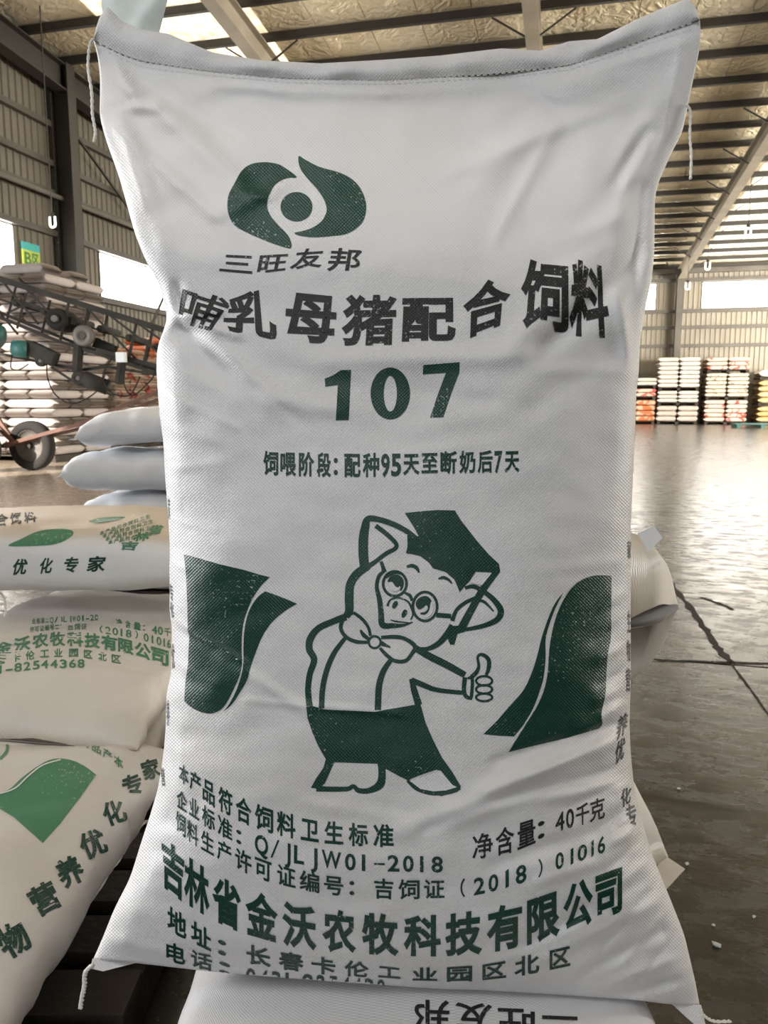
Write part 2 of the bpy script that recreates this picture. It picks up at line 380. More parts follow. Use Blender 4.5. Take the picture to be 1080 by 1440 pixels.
win('window_3', [(XL, ly_w2+9.5, lz0), (XL, ly_w2, lz0), (XL, ly_w2, lz1), (XL, ly_w2+9.5, lz1)], (9, 1))
win('window_4', [(XL, ly_w1, lz0), (XL, max(DY1, ly_w1-3.0), lz0), (XL, max(DY1, ly_w1-3.0), lz1), (XL, ly_w1, lz1)], (3, 1))
colL = atX(92, 260, XL+0.3)
gz = [atX(35, 160, XL).z, atX(35, 216, XL).z, atX(35, 259, XL).z, lz1+0.06, lz0-0.08, 2.0, 0.9]
for z in gz:
    MB().box(XL+0.03, XL+0.15, DY1, YB, z-0.06, z+0.06).obj('girt', M['girt_dark'], WL)
zt = atX(60, 270, XL+0.2).z
MB().tube([(XL+0.25, DY1, zt), (XL+0.25, YB, zt)], 0.05).obj('pipe', M['girt'], WL)
for y in [colL.y, colL.y+6.4, colL.y+12.8, colL.y+19.2]:
    if y < YB: ibeam((XL+0.35, y, 0), (XL+0.35, y, roof_z(y)-0.15), 0.28, 0.42, (1, 0, 0), 0.03).obj('column', M['steel'], WL)
a = atX(90, 160, XL+0.3); b = atX(160, 245, XL+0.3)
MB().bar((XL+0.25, colL.y, a.z), (XL+0.25, colL.y+6.4, a.z-3.4), 0.05, 0.05).obj('wind_brace', M['steel'], WL)
# walls out of view: right and front, with big loading openings
WR = struct(MB().box(XR_-0.02, XR_, YF, 8.5, 0, roof_z(8)).box(XR_-0.02, XR_, 16, YB, 0, EAVE+0.1).box(XR_-0.02, XR_, 8.5, 16, 5, roof_z(16)).obj('wall_right', M['sheet_dark']), 'corrugated right wall')
WFt = struct(MB().box(XL, -1.5, YF, YF+0.02, 0, roof_z(YF)).box(6.5, XR_, YF, YF+0.02, 0, roof_z(YF)).box(-1.5, 6.5, YF, YF+0.02, 5.5, roof_z(YF)).obj('wall_front', M['sheet_dark']), 'corrugated front wall with open loading door')

# ceiling --------------------------------------------------------------
def foil_material():
    m = bpy.data.materials.new('crinkled_insulation_foil'); m.use_nodes = True; nt = m.node_tree; b = nt.nodes['Principled BSDF']; L = nt.links.new
    b.inputs['Roughness'].default_value = 0.38; b.inputs['Metallic'].default_value = 0.35
    tc = nt.nodes.new('ShaderNodeTexCoord')
    n = nt.nodes.new('ShaderNodeTexNoise'); n.inputs['Scale'].default_value = 0.5; n.inputs['Detail'].default_value = 7; L(tc.outputs['Object'], n.inputs['Vector'])
    r = nt.nodes.new('ShaderNodeValToRGB'); e = r.color_ramp.elements; e[0].position = 0.32; e[0].color = (0.62, 0.50, 0.31, 1); e[1].position = 0.68; e[1].color = (0.93, 0.82, 0.60, 1)
    L(n.outputs['Fac'], r.inputs['Fac']); L(r.outputs['Color'], b.inputs['Base Color'])
    v = nt.nodes.new('ShaderNodeTexNoise'); v.inputs['Scale'].default_value = 3.2; v.inputs['Detail'].default_value = 4; v.inputs['Distortion'].default_value = 2.0; L(tc.outputs['Object'], v.inputs['Vector'])
    bp = nt.nodes.new('ShaderNodeBump'); bp.inputs['Strength'].default_value = 1.0; bp.inputs['Distance'].default_value = 0.09
    L(v.outputs['Fac'], bp.inputs['Height']); L(bp.outputs['Normal'], b.inputs['Normal'])
    return m
M['foil'] = foil_material()
M['skylight'] = mat('daylit_roof_panel', (0.9, 0.88, 0.8), 0.5, emit=(1.0, 0.88, 0.66), es=1.3)
nt_ = M['skylight'].node_tree; n_ = nt_.nodes.new('ShaderNodeTexNoise'); n_.inputs['Scale'].default_value = 2.2; n_.inputs['Detail'].default_value = 8; n_.inputs['Distortion'].default_value = 1.5
tc_ = nt_.nodes.new('ShaderNodeTexCoord'); r_ = nt_.nodes.new('ShaderNodeValToRGB'); e_ = r_.color_ramp.elements
e_[0].position = 0.35; e_[0].color = (0.42, 0.30, 0.14, 1); e_[1].position = 0.62; e_[1].color = (1.0, 0.90, 0.66, 1)      # grime on the panels
nt_.links.new(tc_.outputs['Object'], n_.inputs['Vector']); nt_.links.new(n_.outputs['Fac'], r_.inputs['Fac']); nt_.links.new(r_.outputs['Color'], nt_.nodes['Principled BSDF'].inputs['Emission Color'])
CE = struct(MB().box(XL-0.2, XR_+0.2, YRIDGE, YRIDGE+0.02, roof_z(YRIDGE)+0.3, roof_z(YRIDGE)+0.35).obj('ceiling', M['foil']), 'golden crinkled insulation foil roof on dark purlins')
V = [(XL-.2, YF, roof_z(YF)+.12), (XR_+.2, YF, roof_z(YF)+.12), (XR_+.2, YRIDGE, roof_z(YRIDGE)+.12), (XL-.2, YRIDGE, roof_z(YRIDGE)+.12), (XL-.2, YB+.2, roof_z(YB)+.12), (XR_+.2, YB+.2, roof_z(YB)+.12)]
link('roof_deck', me_from('roof_deck', V, [(0, 1, 2, 3), (3, 2, 5, 4)]), M['foil'], CE)
def roof_strip(x0, x1, y0, y1, m, name):
    V = [(x0, y0, roof_z(y0)+0.02), (x1, y0, roof_z(y0)+0.02), (x1, y1, roof_z(y1)+0.02), (x0, y1, roof_z(y1)+0.02)]
    V += [(a, b, c+0.03) for a, b, c in V]
    return link(name, me_from(name, V, [(0, 3, 2, 1), (4, 5, 6, 7), (0, 1, 5, 4), (1, 2, 6, 5), (2, 3, 7, 6), (3, 0, 4, 7)]), m, CE)
SKY = []                                                   # x0,x1,y0,y1 of translucent roof panels
def sky_at(pxa, pya, pxb, pyb):
    def hit(px, py):
        r = ray(px, py); t = (EAVE+SLOPE*YB-CAMZ)/(r.z+SLOPE*r.y); return CO+r*t
    return hit(pxa, pya), hit(pxb, pyb)
s1, s2 = sky_at(1040, 262, 1075, 352)
SKY.append((RX0+0.6, RX0+4.6, sky_at(1060, 232, 1060, 300)[0].y, YB-1.6))
s3, s4 = sky_at(250, 20, 350, 70)
SKY.append((s4.x-1.9, s4.x+1.0, 12.5, 21.0))
nst = 30; sw = (XR_-XL)/nst
for i in range(nst):
    x0, x1 = XL+i*sw, XL+(i+1)*sw; cx = (x0+x1)/2
    segs = [(YRIDGE, YB+0.1)]
    for (a, b, c, d) in SKY:
        if a < cx < b:
            segs = [(YRIDGE, c), (d, YB+0.1)]; roof_strip(x0+0.02, x1-0.02, c, d, M['skylight'], 'skylight_panel')
    for (c, d) in segs: roof_strip(x0+0.006, x1-0.006, c, d, M['foil'], 'insulation_sheet')
    roof_strip(x0+0.006, x1-0.006, YF, YRIDGE, M['foil'], 'insulation_sheet')
y = YB-0.35; k = 0
pm = None
while y > 7:
    z = roof_z(y)-0.09
    if pm is None:
        mb = MB().box(XL, XR_, -0.03, 0.03, -0.05, 0.09).box(XL, XR_, -0.03, 0.06, -0.055, -0.04); pm = me_from('purlin', mb.V, mb.F); pm.materials.append(M['steel'])
    link('purlin', pm, None, CE, (0, y, z)); y -= 1.2
for x in [RX0-10.5, RX0-5.25, RX0, RX0+5.25, RX0+10.5]:
    hh = 0.42
    ibeam((x, 6, roof_z(6)-0.2-hh/2), (x, YB-0.2, roof_z(YB)-0.2-hh/2), 0.26, hh, (0, SLOPE, 1)).obj('rafter', M['steel_light'], CE)
    for j in range(0, 24, 1):
        y = YB-0.35-1.2*(j+1)
        if y < 9: break
        if j % 2 == 0:
            mb = MB().bar((x-0.05, y, roof_z(y)-0.2-hh), (x-0.75, y, roof_z(y)-0.18), 0.03, 0.03).bar((x+0.05, y, roof_z(y)-0.2-hh), (x+0.75, y, roof_z(y)-0.18), 0.03, 0.03)
            mb.obj('knee_brace', M['steel'], CE)
# eave beam on left wall and back wall
MB().box(XL, XR_, YB-0.3, YB-0.1, EAVE-0.32, EAVE-0.1).obj('eave_beam', M['girt'], CE)
ibeam((XL+0.4, 9, roof_z(9)-0.45), (XL+0.4, YB, roof_z(YB)-0.45), 0.3, 0.5, (0, SLOPE, 1)).obj('rafter', M['steel'], CE)

# ------------------------------------------------------------------ fonts
TXT = {}
def glyph(ch, off):
    key = (ch, off)
    if key in TXT: return TXT[key]
    cu = bpy.data.curves.new('g', 'FONT'); cu.body = ch; cu.size = 1; cu.offset = 0; cu.resolution_u = 3; cu.fill_mode = 'FRONT'
    o = bpy.data.objects.new('g', cu); C.objects.link(o)
    dg = bpy.context.evaluated_depsgraph_get(); me = bpy.data.meshes.new_from_object(o.evaluated_get(dg))
    bm = bmesh.new(); bm.from_mesh(me); bmesh.ops.remove_doubles(bm, verts=bm.verts, dist=1e-5)
    V = [(v.co.x, v.co.y, 0) for v in bm.verts]; F = [[v.index for v in f.verts] for f in bm.faces]
    nxt = {}
    for e in bm.edges:
        if len(e.link_loops) == 1: l = e.link_loops[0]; nxt[l.vert.index] = l.link_loop_next.vert.index
    seen = set()
    for st0 in list(nxt):
        if st0 in seen: continue
        loop = []; c = st0
        while c in nxt and c not in seen: seen.add(c); loop.append(c); c = nxt[c]
        if c != st0 or len(loop) < 3 or off <= 0: continue
        b0 = len(V); N = len(loop)
        for i in range(N):
            p, a, q = (Vector(V[loop[(i-1) % N]][:2]), Vector(V[loop[i]][:2]), Vector(V[loop[(i+1) % N]][:2]))
            d1 = (a-p).normalized(); d2 = (q-a).normalized(); n1 = Vector((d1.y, -d1.x)); n2 = Vector((d2.y, -d2.x))
            mt = (n1+n2)/max(1+n1.dot(n2), 0.35)*off
            V += [(a.x+mt.x, a.y+mt.y, 1), (a.x-mt.x*0.35, a.y-mt.y*0.35, 1)]
        for i in range(N): j = (i+1) % N; F.append([b0+2*i, b0+2*j, b0+2*j+1, b0+2*i+1])
    bm.free()
    bpy.data.objects.remove(o); bpy.data.curves.remove(cu); bpy.data.meshes.remove(me)
    TXT[key] = (V, F); return TXT[key]
def is_cjk(c): return ord(c) > 0x2e80 and c not in '：（）'

class Art:
    """flat artwork in sheet coordinates (x right, y down) that is later printed on a sack's face"""
    def __init__(s): s.V = []; s.F = []
    def add(s, V, F): b = len(s.V); s.V += V; s.F += [[b+i for i in f] for f in F]
    def poly(s, *loops):
        flat = [p for l in loops for p in l]
        tris = tessellate_polygon([[Vector((x, y, 0)) for x, y in l] for l in loops]); s.add(list(flat), [list(t) for t in tris])
    def stroke(s, pts, wd, closed=False, smooth=True, n=6):
        if smooth: pts = catmull(pts, closed, n)
        N = len(pts); wl = wd if isinstance(wd, (list, tuple)) else [wd, wd]
        V = []; F = []
        for i, p in enumerate(pts):
            a = pts[(i-1) % N] if closed else pts[max(i-1, 0)]; b = pts[(i+1) % N] if closed else pts[min(i+1, N-1)]
            dx, dy = b[0]-a[0], b[1]-a[1]; l = math.hypot(dx, dy) or 1; t = i/(N-1)*(len(wl)-1); k = min(int(t), len(wl)-2); w_ = (wl[k]*(1-(t-k))+wl[k+1]*(t-k))/2
            V += [(p[0]-dy/l*w_, p[1]+dx/l*w_), (p[0]+dy/l*w_, p[1]-dx/l*w_)]
        for i in range(N if closed else N-1): j = (i+1) % N; F.append([2*i, 2*j, 2*j+1, 2*i+1])
        s.add(V, F)
    def glyph(s, ch, quad, off=0.02, em=None):
        V, F = glyph(ch, off)
        if not V: return
        xs = [v[0] for v in V]; x0, x1 = min(xs), max(xs)
        if em is None:
            if is_cjk(ch): y0, y1 = -0.085, 0.845
            elif ch in '：（）': y0, y1 = -0.1, 0.85
            else: y0, y1 = 0.0, 0.73
            if is_cjk(ch):
                e = glyph_em(off); x0 = min(x0, 0.10); x1 = max(x1, 0.90)
        else: ys_ = [v[1] for v in V]; y0, y1 = min(ys_), max(ys_)
        (tlx, tly), (trx, try_), (brx, bry), (blx, bly) = quad
        out = []
        for x, y, lv_ in V:
            u = (x-x0)/(x1-x0); v = (y-y0)/(y1-y0)
            X = (blx*(1-u)+brx*u)*(1-v)+(tlx*(1-u)+trx*u)*v; Y = (bly*(1-u)+bry*u)*(1-v)+(tly*(1-u)+try_*u)*v
            out.append((X, Y, lv_))
        s.add(out, F)
    def line(s, chars, xr, topc, botc, off=0.02, shear=0.0):
        def ip(c, x):
            if x <= c[0][0]: a, b = c[0], c[1]
            elif x >= c[-1][0]: a, b = c[-2], c[-1]
            else:
                for a, b in zip(c[:-1], c[1:]):
                    if a[0] <= x <= b[0]: break
            return a[1]+(b[1]-a[1])*(x-a[0])/(b[0]-a[0])
        for ch, (x0, x1) in zip(chars, xr):
            if ch == ' ': continue
            q = [(x0, ip(topc, x0)), (x1, ip(topc, x1)), (x1, ip(botc, x1)), (x0, ip(botc, x0))]
            h = q[3][1]-q[0][1]
            if ch == '-': pass
            if ch == 'J': x0 += (x1-x0)*0.35; q[0] = (x0, q[0][1]); q[3] = (x0, q[3][1]+2)
            if ch == '1': m_ = (x0+x1)/2; hw = (x1-x0)*0.27; q = [(m_-hw, q[0][1]), (m_+hw*.75, q[1][1]), (m_+hw*.75, q[2][1]), (m_-hw, q[3][1])]
            q = [(q[0][0]+shear*h, q[0][1]), (q[1][0]+shear*h, q[1][1]), q[2], q[3]]
            s.glyph(ch, q, off)
    def xf(s, ox, oy, sc_): s.V = [(ox+p[0]/sc_, oy+p[1]/sc_)+tuple(p[2:]) for p in s.V]; return s
def glyph_em(o): return 1
def catmull(P, closed=False, n=6):
    N = len(P); out = []
    rngi = range(N) if closed else range(N-1)
    for i in rngi:
        p0 = P[(i-1) % N] if closed else P[max(i-1, 0)]; p1 = P[i]; p2 = P[(i+1) % N]; p3 = P[(i+2) % N] if closed else P[min(i+2, N-1)]
        for k in range(n):
            t = k/n; t2 = t*t; t3 = t2*t
            out.append(tuple(0.5*(2*p1[j]+(-p0[j]+p2[j])*t+(2*p0[j]-5*p1[j]+4*p2[j]-p3[j])*t2+(-p0[j]+3*p1[j]-3*p2[j]+p3[j])*t3) for j in (0, 1)))
    if not closed: out.append(tuple(P[-1]))
    return out

def print_on(art, name, bvh, m, parent, off=0.0005, cell=5.0, label=None, origin=(0, 0, 0), maxd=9.0):
    bm = bmesh.new(); vs = [bm.verts.new((p[0], p[1], p[2] if len(p) > 2 else 0)) for p in art.V]
    for f in art.F:
        try:
            if len(set(f)) >= 3: bm.faces.new([vs[i] for i in f])
        except ValueError: pass
    X = [v[0] for v in art.V]; Y = [v[1] for v in art.V]
    for ax, lo, hi in ((0, min(X), max(X)), (1, min(Y), max(Y))):
        k = math.ceil(lo/cell)
        while k*cell < hi:
            co = Vector((k*cell, 0, 0)) if ax == 0 else Vector((0, k*cell, 0)); no = Vector((1, 0, 0)) if ax == 0 else Vector((0, 1, 0))
            bmesh.ops.bisect_plane(bm, geom=bm.verts[:]+bm.edges[:]+bm.faces[:], dist=1e-4, plane_co=co, plane_no=no); k += 1
    uvs = {}; dead = []
    bm.verts.index_update(); UV = []
    for v in bm.verts:
        px, py = v.co.x, v.co.y; d = ray(px, py); hit, nrm, idx, dist = bvh.ray_cast(CO, d.normalized(), maxd)
        UV.append((px*0.00074, -py*0.00074))
        if hit is None: dead.append(v); continue
        if nrm.dot(d) > 0: nrm = -nrm
        if -nrm.dot(d.normalized()) < 0.06: dead.append(v); continue
        v.co = hit+nrm*(off+0.00015*v.co.z)-Vector(origin)
    lay = bm.loops.layers.uv.new('UVMap')
    for f in bm.faces:
        for l in f.loops: l[lay].uv = UV[l.vert.index]
    if dead: bmesh.ops.delete(bm, geom=dead, context='VERTS')
    # drop stretched faces that bridge a silhouette
    bad = [e for e in bm.edges if e.calc_length() > 0.05 and cell < 8]
    if bad: bmesh.ops.delete(bm, geom=bad, context='EDGES')
    for f in bm.faces:
        f.normal_update()
        if f.normal.dot(f.verts[0].co+Vector(origin)-CO) > 0: f.normal_flip()
        f.smooth = True
    me = bpy.data.meshes.new(name); bm.to_mesh(me); bm.free()
    o = link(name, me, m, parent)
    if label: o['label'] = label
    return o

# ------------------------------------------------------------------ the standing sack
def interp(c, t, k=1):
    xs_ = [p[0] for p in c]; return float(np.interp(t, xs_, [p[k] for p in c]))
Lout = [(131,55),(138,80),(141,110),(140,165),(150,200),(168,250),(190,330),(206,370),(217,386),(226,404),(230,424),(236,444),(231,464),(223,480),(220,500),(220,525),(224,580),(230,624),(232,669),(236,720),(239,770),(238,804),(239,827),(238,860),(242,880),(241,915),(241,949),(234,973),(233,1027),(229,1067),(222,1110),(211,1147),(199,1183),(183,1235),(162,1275),(141,1327),(131,1349)]
Rout = [(984,27),(986,45),(984,69),(975,111),(966,156),(959,189),(946,211),(935,236),(925,258),(921,275),(920,361),(916,395),(908,432),(902,469),(899,492),(899,521),(895,549),(894,584),(892,631),(889,700),(887,733),(887,850),(887,965),(885,1017),(887,1060),(891,1102),(904,1160),(917,1202),(941,1260),(962,1313),(978,1381),(984,1414)]
Tcur = [(131,55),(165,74),(200,86),(300,101),(400,110),(540,113),(690,104),(800,92),(880,65),(940,43),(984,27)]
Bcur = [(131,1349),(189,1354),(293,1366),(398,1375),(466,1380),(620,1391),(673,1392),(807,1400),(891,1406),(947,1413),(984,1414)]
def resample(P, n, key):
    # smooth + evenly spaced in parameter key (0: by x, 1: by y)
    ks = np.array([p[key] for p in P], float); os_ = np.array([p[1-key] for p in P], float)
    if ks[0] > ks[-1]: ks = ks[::-1]; os_ = os_[::-1]
    t = np.linspace(ks[0], ks[-1], n); o = np.interp(t, ks, os_)
    kern = np.array([1, 4, 7, 4, 1.])/17; 
    for _ in range(6):
        e = np.concatenate([[2*o[0]-o[2], 2*o[0]-o[1]], o, [2*o[-1]-o[-2], 2*o[-1]-o[-3]]]); o2 = np.convolve(e, kern, 'valid'); o2[0] = o[0]; o2[-1] = o[-1]; o = o2
    return np.stack([t, o], 1) if key == 0 else np.stack([o, t], 1)
NU, NV = 230, 350
l_ = resample(Lout, NV+1, 1); r_ = resample(Rout, NV+1, 1); t_ = resample(Tcur, NU+1, 0); b_ = resample(Bcur, NU+1, 0)
U = np.linspace(0, 1, NU+1)[None, :, None]; Vv = np.linspace(0, 1, NV+1)[:, None, None]       # V: 0 top .. 1 bottom
# denser columns near the sides
uu = 0.5-0.5*np.cos(np.pi*np.linspace(0, 1, NU+1)); uu = 0.45*uu+0.55*np.linspace(0, 1, NU+1)
tt = np.stack([np.interp(uu, np.linspace(0, 1, NU+1), t_[:, k]) for k in (0, 1)], 1); bb = np.stack([np.interp(uu, np.linspace(0, 1, NU+1), b_[:, k]) for k in (0, 1)], 1)
U = uu[None, :, None]
S = (1-U)*l_[:, None, :]+U*r_[:, None, :]+(1-Vv)*tt[None]+Vv*bb[None]-((1-U)*(1-Vv)*tt[0]+U*(1-Vv)*tt[-1]+(1-U)*Vv*bb[0]+U*Vv*bb[-1])
PX, PY = S[..., 0], S[..., 1]
D0 = 0.845
vv = np.linspace(0, 1, NV+1)
Tk = np.interp(vv, [0, .03, .1, .2, .32, .45, .6, .75, .86, .93, .97, 1.0], [.003, .010, .028, .050, .072, .090, .104, .116, .118, .106, .086, .045])
for _ in range(20): Tk[1:-1] = (Tk[:-2]+2*Tk[1:-1]+Tk[2:])/4
a_ = 2*U[..., 0]-1
nexp = np.interp(vv, [0, .25, .5, .85, 1], [1.7, 2.2, 2.8, 2.6, 2.0])[:, None]
shape = np.clip(1-np.abs(a_)**nexp, 0, 1)**(1/2.0)
bulge = Tk[:, None]*shape
# folds: (x0,y0,x1,y1,width,amplitude mm) positive = towards the viewer
FOLDS = [
 (138,145,215,150,10,4),(160,180,300,300,12,3.5),(240,110,330,190,10,-2.5),(700,104,780,150,10,-3),(560,90,690,112,8,2),
 (885,985,845,1005,5,2.2),(888,1075,830,1100,5,2.2),(893,1090,800,1135,5,-2),(900,1140,860,1165,5,2.2),(908,1175,850,1225,6,-2),(600,1165,760,1100,9,-2.5),(905,1215,820,1290,6,1.6),(925,1240,850,1330,6,-1.6),(940,1275,880,1350,5,1.6),(955,1310,900,1375,5,-1.4),
 (300,505,420,590,9,-2),(245,560,330,600,6,1.5),(240,730,300,745,6,1.2),(238,790,262,800,4,1.5),(780,180,700,330,10,1.5),(560,640,700,620,8,.7),(430,1130,560,1150,10,1),
 (140,75,330,250,16,4),(150,60,420,130,14,4),(145,110,230,330,16,4),(170,100,300,180,12,-4),
 (150,150,205,140,9,-4),(150,60,190,140,10,4),
 (300,118,540,128,9,3.5),(540,128,800,112,9,3.5),(320,140,600,150,16,-2.5),(820,100,960,60,8,3),(700,150,980,50,18,3),(680,250,800,130,22,2.5),
 (640,240,860,150,12,2),(960,90,930,220,12,3),(870,250,905,190,11,-6),(930,140,880,230,16,4),
 (880,260,862,400,18,3),(905,270,895,420,9,-2.5),(820,330,870,300,16,3),(740,470,860,330,22,4.5),(770,490,900,360,16,-5),(870,420,885,500,10,4),(700,500,790,440,18,2),(860,500,760,560,20,-3),
 (236,444,300,438,9,6),(236,444,330,470,9,5),(205,380,245,440,10,4),(250,455,310,520,16,-5),(222,470,262,466,12,-6),(300,480,380,560,16,4.5),(380,560,470,575,14,3),(255,500,245,620,22,2.5),(250,405,252,450,8,-4),
 (330,445,420,500,26,3),(300,400,330,300,26,2),(310,300,400,260,12,2.5),(330,268,380,280,6,1.5),
 (470,505,760,500,15,3.2),(560,545,740,575,16,-2),(400,520,560,560,20,-2),(760,520,880,520,12,2.5),(600,600,760,560,14,1.2),
 (240,520,330,560,10,1.5),(235,600,300,620,8,1.5),(238,660,310,650,7,1.2),
 (238,868,340,930,5,2.2),(240,880,300,915,6,-2),(345,945,430,1000,8,1.8),(350,985,560,1003,5,1.2),(240,930,300,960,8,1.5),
 (860,790,780,800,9,1.2),(884,830,850,850,7,1.8),(884,870,840,900,7,-1.5),(884,905,845,925,7,2),(882,940,846,962,6,-2),(880,965,840,985,7,2),
 (884,990,800,1040,8,3),(880,1012,700,1070,8,-3),(870,1035,760,1085,8,3),(690,1110,870,1045,11,4.5),(640,1150,760,1105,14,3),(700,1125,880,1080,8,-3.5),(780,1120,884,1100,9,3),
 (560,1170,690,1125,16,2.5),(840,1170,895,1120,9,-3),(850,1195,905,1155,8,3),(700,1215,860,1160,12,-2.5),(760,1240,900,1190,9,2),
 (740,1330,900,1240,10,-2.2),(760,1350,920,1270,9,2.4),(820,1370,930,1310,8,-2.2),(840,1392,955,1345,8,2.2),(880,1400,965,1375,6,-2),
 (690,1360,850,1290,9,1.4),(235,1000,260,1100,10,1.5),(232,1080,250,1130,8,1.5),(215,1150,300,1180,12,-1.2),(190,1230,260,1330,14,2),(150,1320,260,1345,10,1.5),(430,1010,440,940,20,.6)]
Wk = np.zeros_like(PX)
for (x0, y0, x1, y1, wd, am) in FOLDS:
    dx, dy = x1-x0, y1-y0; L2 = dx*dx+dy*dy; t = ((PX-x0)*dx+(PY-y0)*dy)/L2; tc_ = np.clip(t, 0, 1)
    d2 = (PX-x0-tc_*dx)**2+(PY-y0-tc_*dy)**2; L1 = math.sqrt(L2)
    d = ((PX-x0)*-dy+(PY-y0)*dx)/L1
    along = np.where(t < 0, np.exp(-((t*L1)/(wd*1.6))**2), np.where(t > 1, np.exp(-(((t-1)*L1)/(wd*1.6))**2), 1.0))
    Wk += np.where(PY > 900, 2.0, 1.55)*am/1000*np.exp(-(d/wd)**2)*along*(0.75+0.25*np.sin(np.clip(t, 0, 1)*np.pi))
# soft irregular noise, stronger near the sides and the foot
NZ = np.zeros_like(PX)
for i in range(0, NV+1):
    for j in range(0, NU+1):
        x, y = PX[i, j]*0.01, PY[i, j]*0.01
        NZ[i, j] = 0.0030*noise.noise(Vector((x*0.9, y*1.1, 3)))+0.0012*noise.noise(Vector((x*2.1+y*0.9, y*3.2-x*0.6, 9)))+0.0030*noise.noise(Vector((x*0.33, y*0.4, 20)))
edge = np.clip((1-np.abs(a_))*14, 0, 1)*np.clip(vv[:, None]*30, 0.1, 1)
foot = 1+0.8*np.clip((vv[:, None]-0.7)/0.3, 0, 1)
sideN = 1+1.3*np.abs(a_)**4
Dm = D0-bulge-(Wk+NZ*foot*sideN)*edge
front = np.zeros((NV+1, NU+1, 3)); 
cf, crr, cu_ = np.array(CF), np.array(CR), np.array(CU); co_ = np.array(CO)
front = co_+Dm[..., None]*(cf+((PX-540)/FPX)[..., None]*crr+((720-PY)/FPX)[..., None]*cu_)
# back: coarser mirror, keeps the width of the seam plane, sits against the pile
bk = np.array([co_+D0*(cf+((PX-540)/FPX)[i][:, None]*crr+((720-PY)/FPX)[i][:, None]*cu_) for i in range(NV+1)])
bk = bk+cf*(Tk[:, None]*shape*0.75)[..., None]
base = CO+Vector(cf)*D0+Vector(crr)*0+Vector(cu_)*(-(1385-720)/FPX*D0)
RB = empty('standing_feed_sack', base); bo = np.array(base)
nf = (NV+1)*(NU+1)
Vt = np.concatenate([front.reshape(-1, 3), bk.reshape(-1, 3)])-bo
F = []
for i in range(NV):
    for j in range(NU):
        a = i*(NU+1)+j; F.append((a, a+NU+1, a+NU+2, a+1)); a += nf; F.append((a, a+1, a+NU+2, a+NU+1))
for j in range(NU):
    a = j; F.append((a, a+1, nf+a+1, nf+a)); a = NV*(NU+1)+j; F.append((a, nf+a, nf+a+1, a+1))
uvb = np.stack([np.concatenate([PX.ravel(), PX.ravel()]), -np.concatenate([PY.ravel(), PY.ravel()])], 1)*0.00074
me = me_from('sack_body', Vt, F, True, uvb); bm = bmesh.new(); bm.from_mesh(me); bmesh.ops.remove_doubles(bm, verts=bm.verts, dist=1e-5); bm.to_mesh(me); bm.free()
tag(RB, 'large white woven feed sack standing upright in the foreground with cartoon pig and number 107', 'sack')
body = link('sack_body', me, M['bag'], RB)
BV = BVHTree.FromPolygons([Vector(v)+base for v in Vt[:nf]], [f for f in F if max(f) < nf and len(f) == 4])
def P(name, art, m, label=None, off=0.0005, cell=5.0): return print_on(art, name, BV, M[m], RB, off, cell, label, base, 2.0)

# top hem above the stitch line
hemT = [(131,55),(138,28),(150,8),(172,30),(200,42),(235,47),(300,74),(370,85),(450,89),(540,84),(620,78),(705,68),(760,71),(800,58),(840,55),(900,25),(955,2),(967,-2),(978,8),(984,27)]
n = 200; V = []; F = []; uv = []
tx = np.linspace(0, 1, n+1)
lt = np.interp(tx, np.linspace(0, 1, len(t_)), t_[:, 0]); ty = np.interp(lt, t_[:, 0], t_[:, 1])
hx = np.array([p[0] for p in hemT], float); hy = np.array([p[1] for p in hemT], float); 
hl = np.clip(lt, 131, 984)
hs = np.interp(hl, hx, hy)
K = 6
for i in range(n+1):
    for side in (0, 1):
        for k in range(K+1):
            t = k/K; px = hl[i]; py = ty[i]*(1-t)+hs[i]*t
            if i == 0 or i == n: py = ty[i]
            d = D0-0.0035-0.004*math.sin(t*math.pi)+0.010*t*noise.noise(Vector((px*0.02, 1, t)))+(0.005 if side else 0)-0.003*math.exp(-((px-700)/60)**2)
            q = at(px, py, d)-base; V.append(q); uv.append((px*.00074, -py*.00074))
st = 2*(K+1)
for i in range(n):
    for k in range(K):
        a = i*st+k; F.append((a, a+1, a+st+1, a+st)); b = a+K+1; F.append((b, b+st, b+st+1, b+1))
    F.append((i*st+K, i*st+2*K+1, (i+1)*st+2*K+1, (i+1)*st+K))
link('top_hem', me_from('top_hem', V, F, True, uv), M['bag'], RB)
# stitches along the hem
mb = MB()
for i in range(0, 96):
    x = 140+i*8.7; y0 = interp(Tcur, x); y1 = interp(Tcur, x+5)
    mb.tube([at(x, y0+1, D0-0.0068)-base, at(x+2.5, (y0+y1)/2+1, D0-0.0078)-base, at(x+5, y1+1, D0-0.0068)-base], 0.0005, 5)
mb.obj('stitching', M['thread'], RB)
# liner flap at top left
V = []; F = []; uv = []
for side in (0, 1):
    for i in range(9):
        for j in range(9):
            s_, t = i/8, j/8; px = (152+(246-152)*s_)*(1-t)+(146+(222-146)*s_)*t+(-6)*math.sin(t*3)*(1-s_); py = -40*(1-t)+(22+32*s_)*t
            V.append(at(px, py, D0+0.006+0.004*side+0.006*math.sin(s_*5+t*2))-base); uv.append((px*.00074, py*.00074))
for side in (0, 1):
    for i in range(8):
        for j in range(8): a = side*81+i*9+j; F.append((a, a+1, a+10, a+9))
M['liner'] = mat('pale_liner_film', (0.62, 0.67, 0.62), 0.35, noise_s=30, noise_a=0.12)
tag(link('liner_flap', me_from('liner_flap', V, F, True, uv), M['liner'], RB), 'pale greenish liner film sticking out of the top corner')
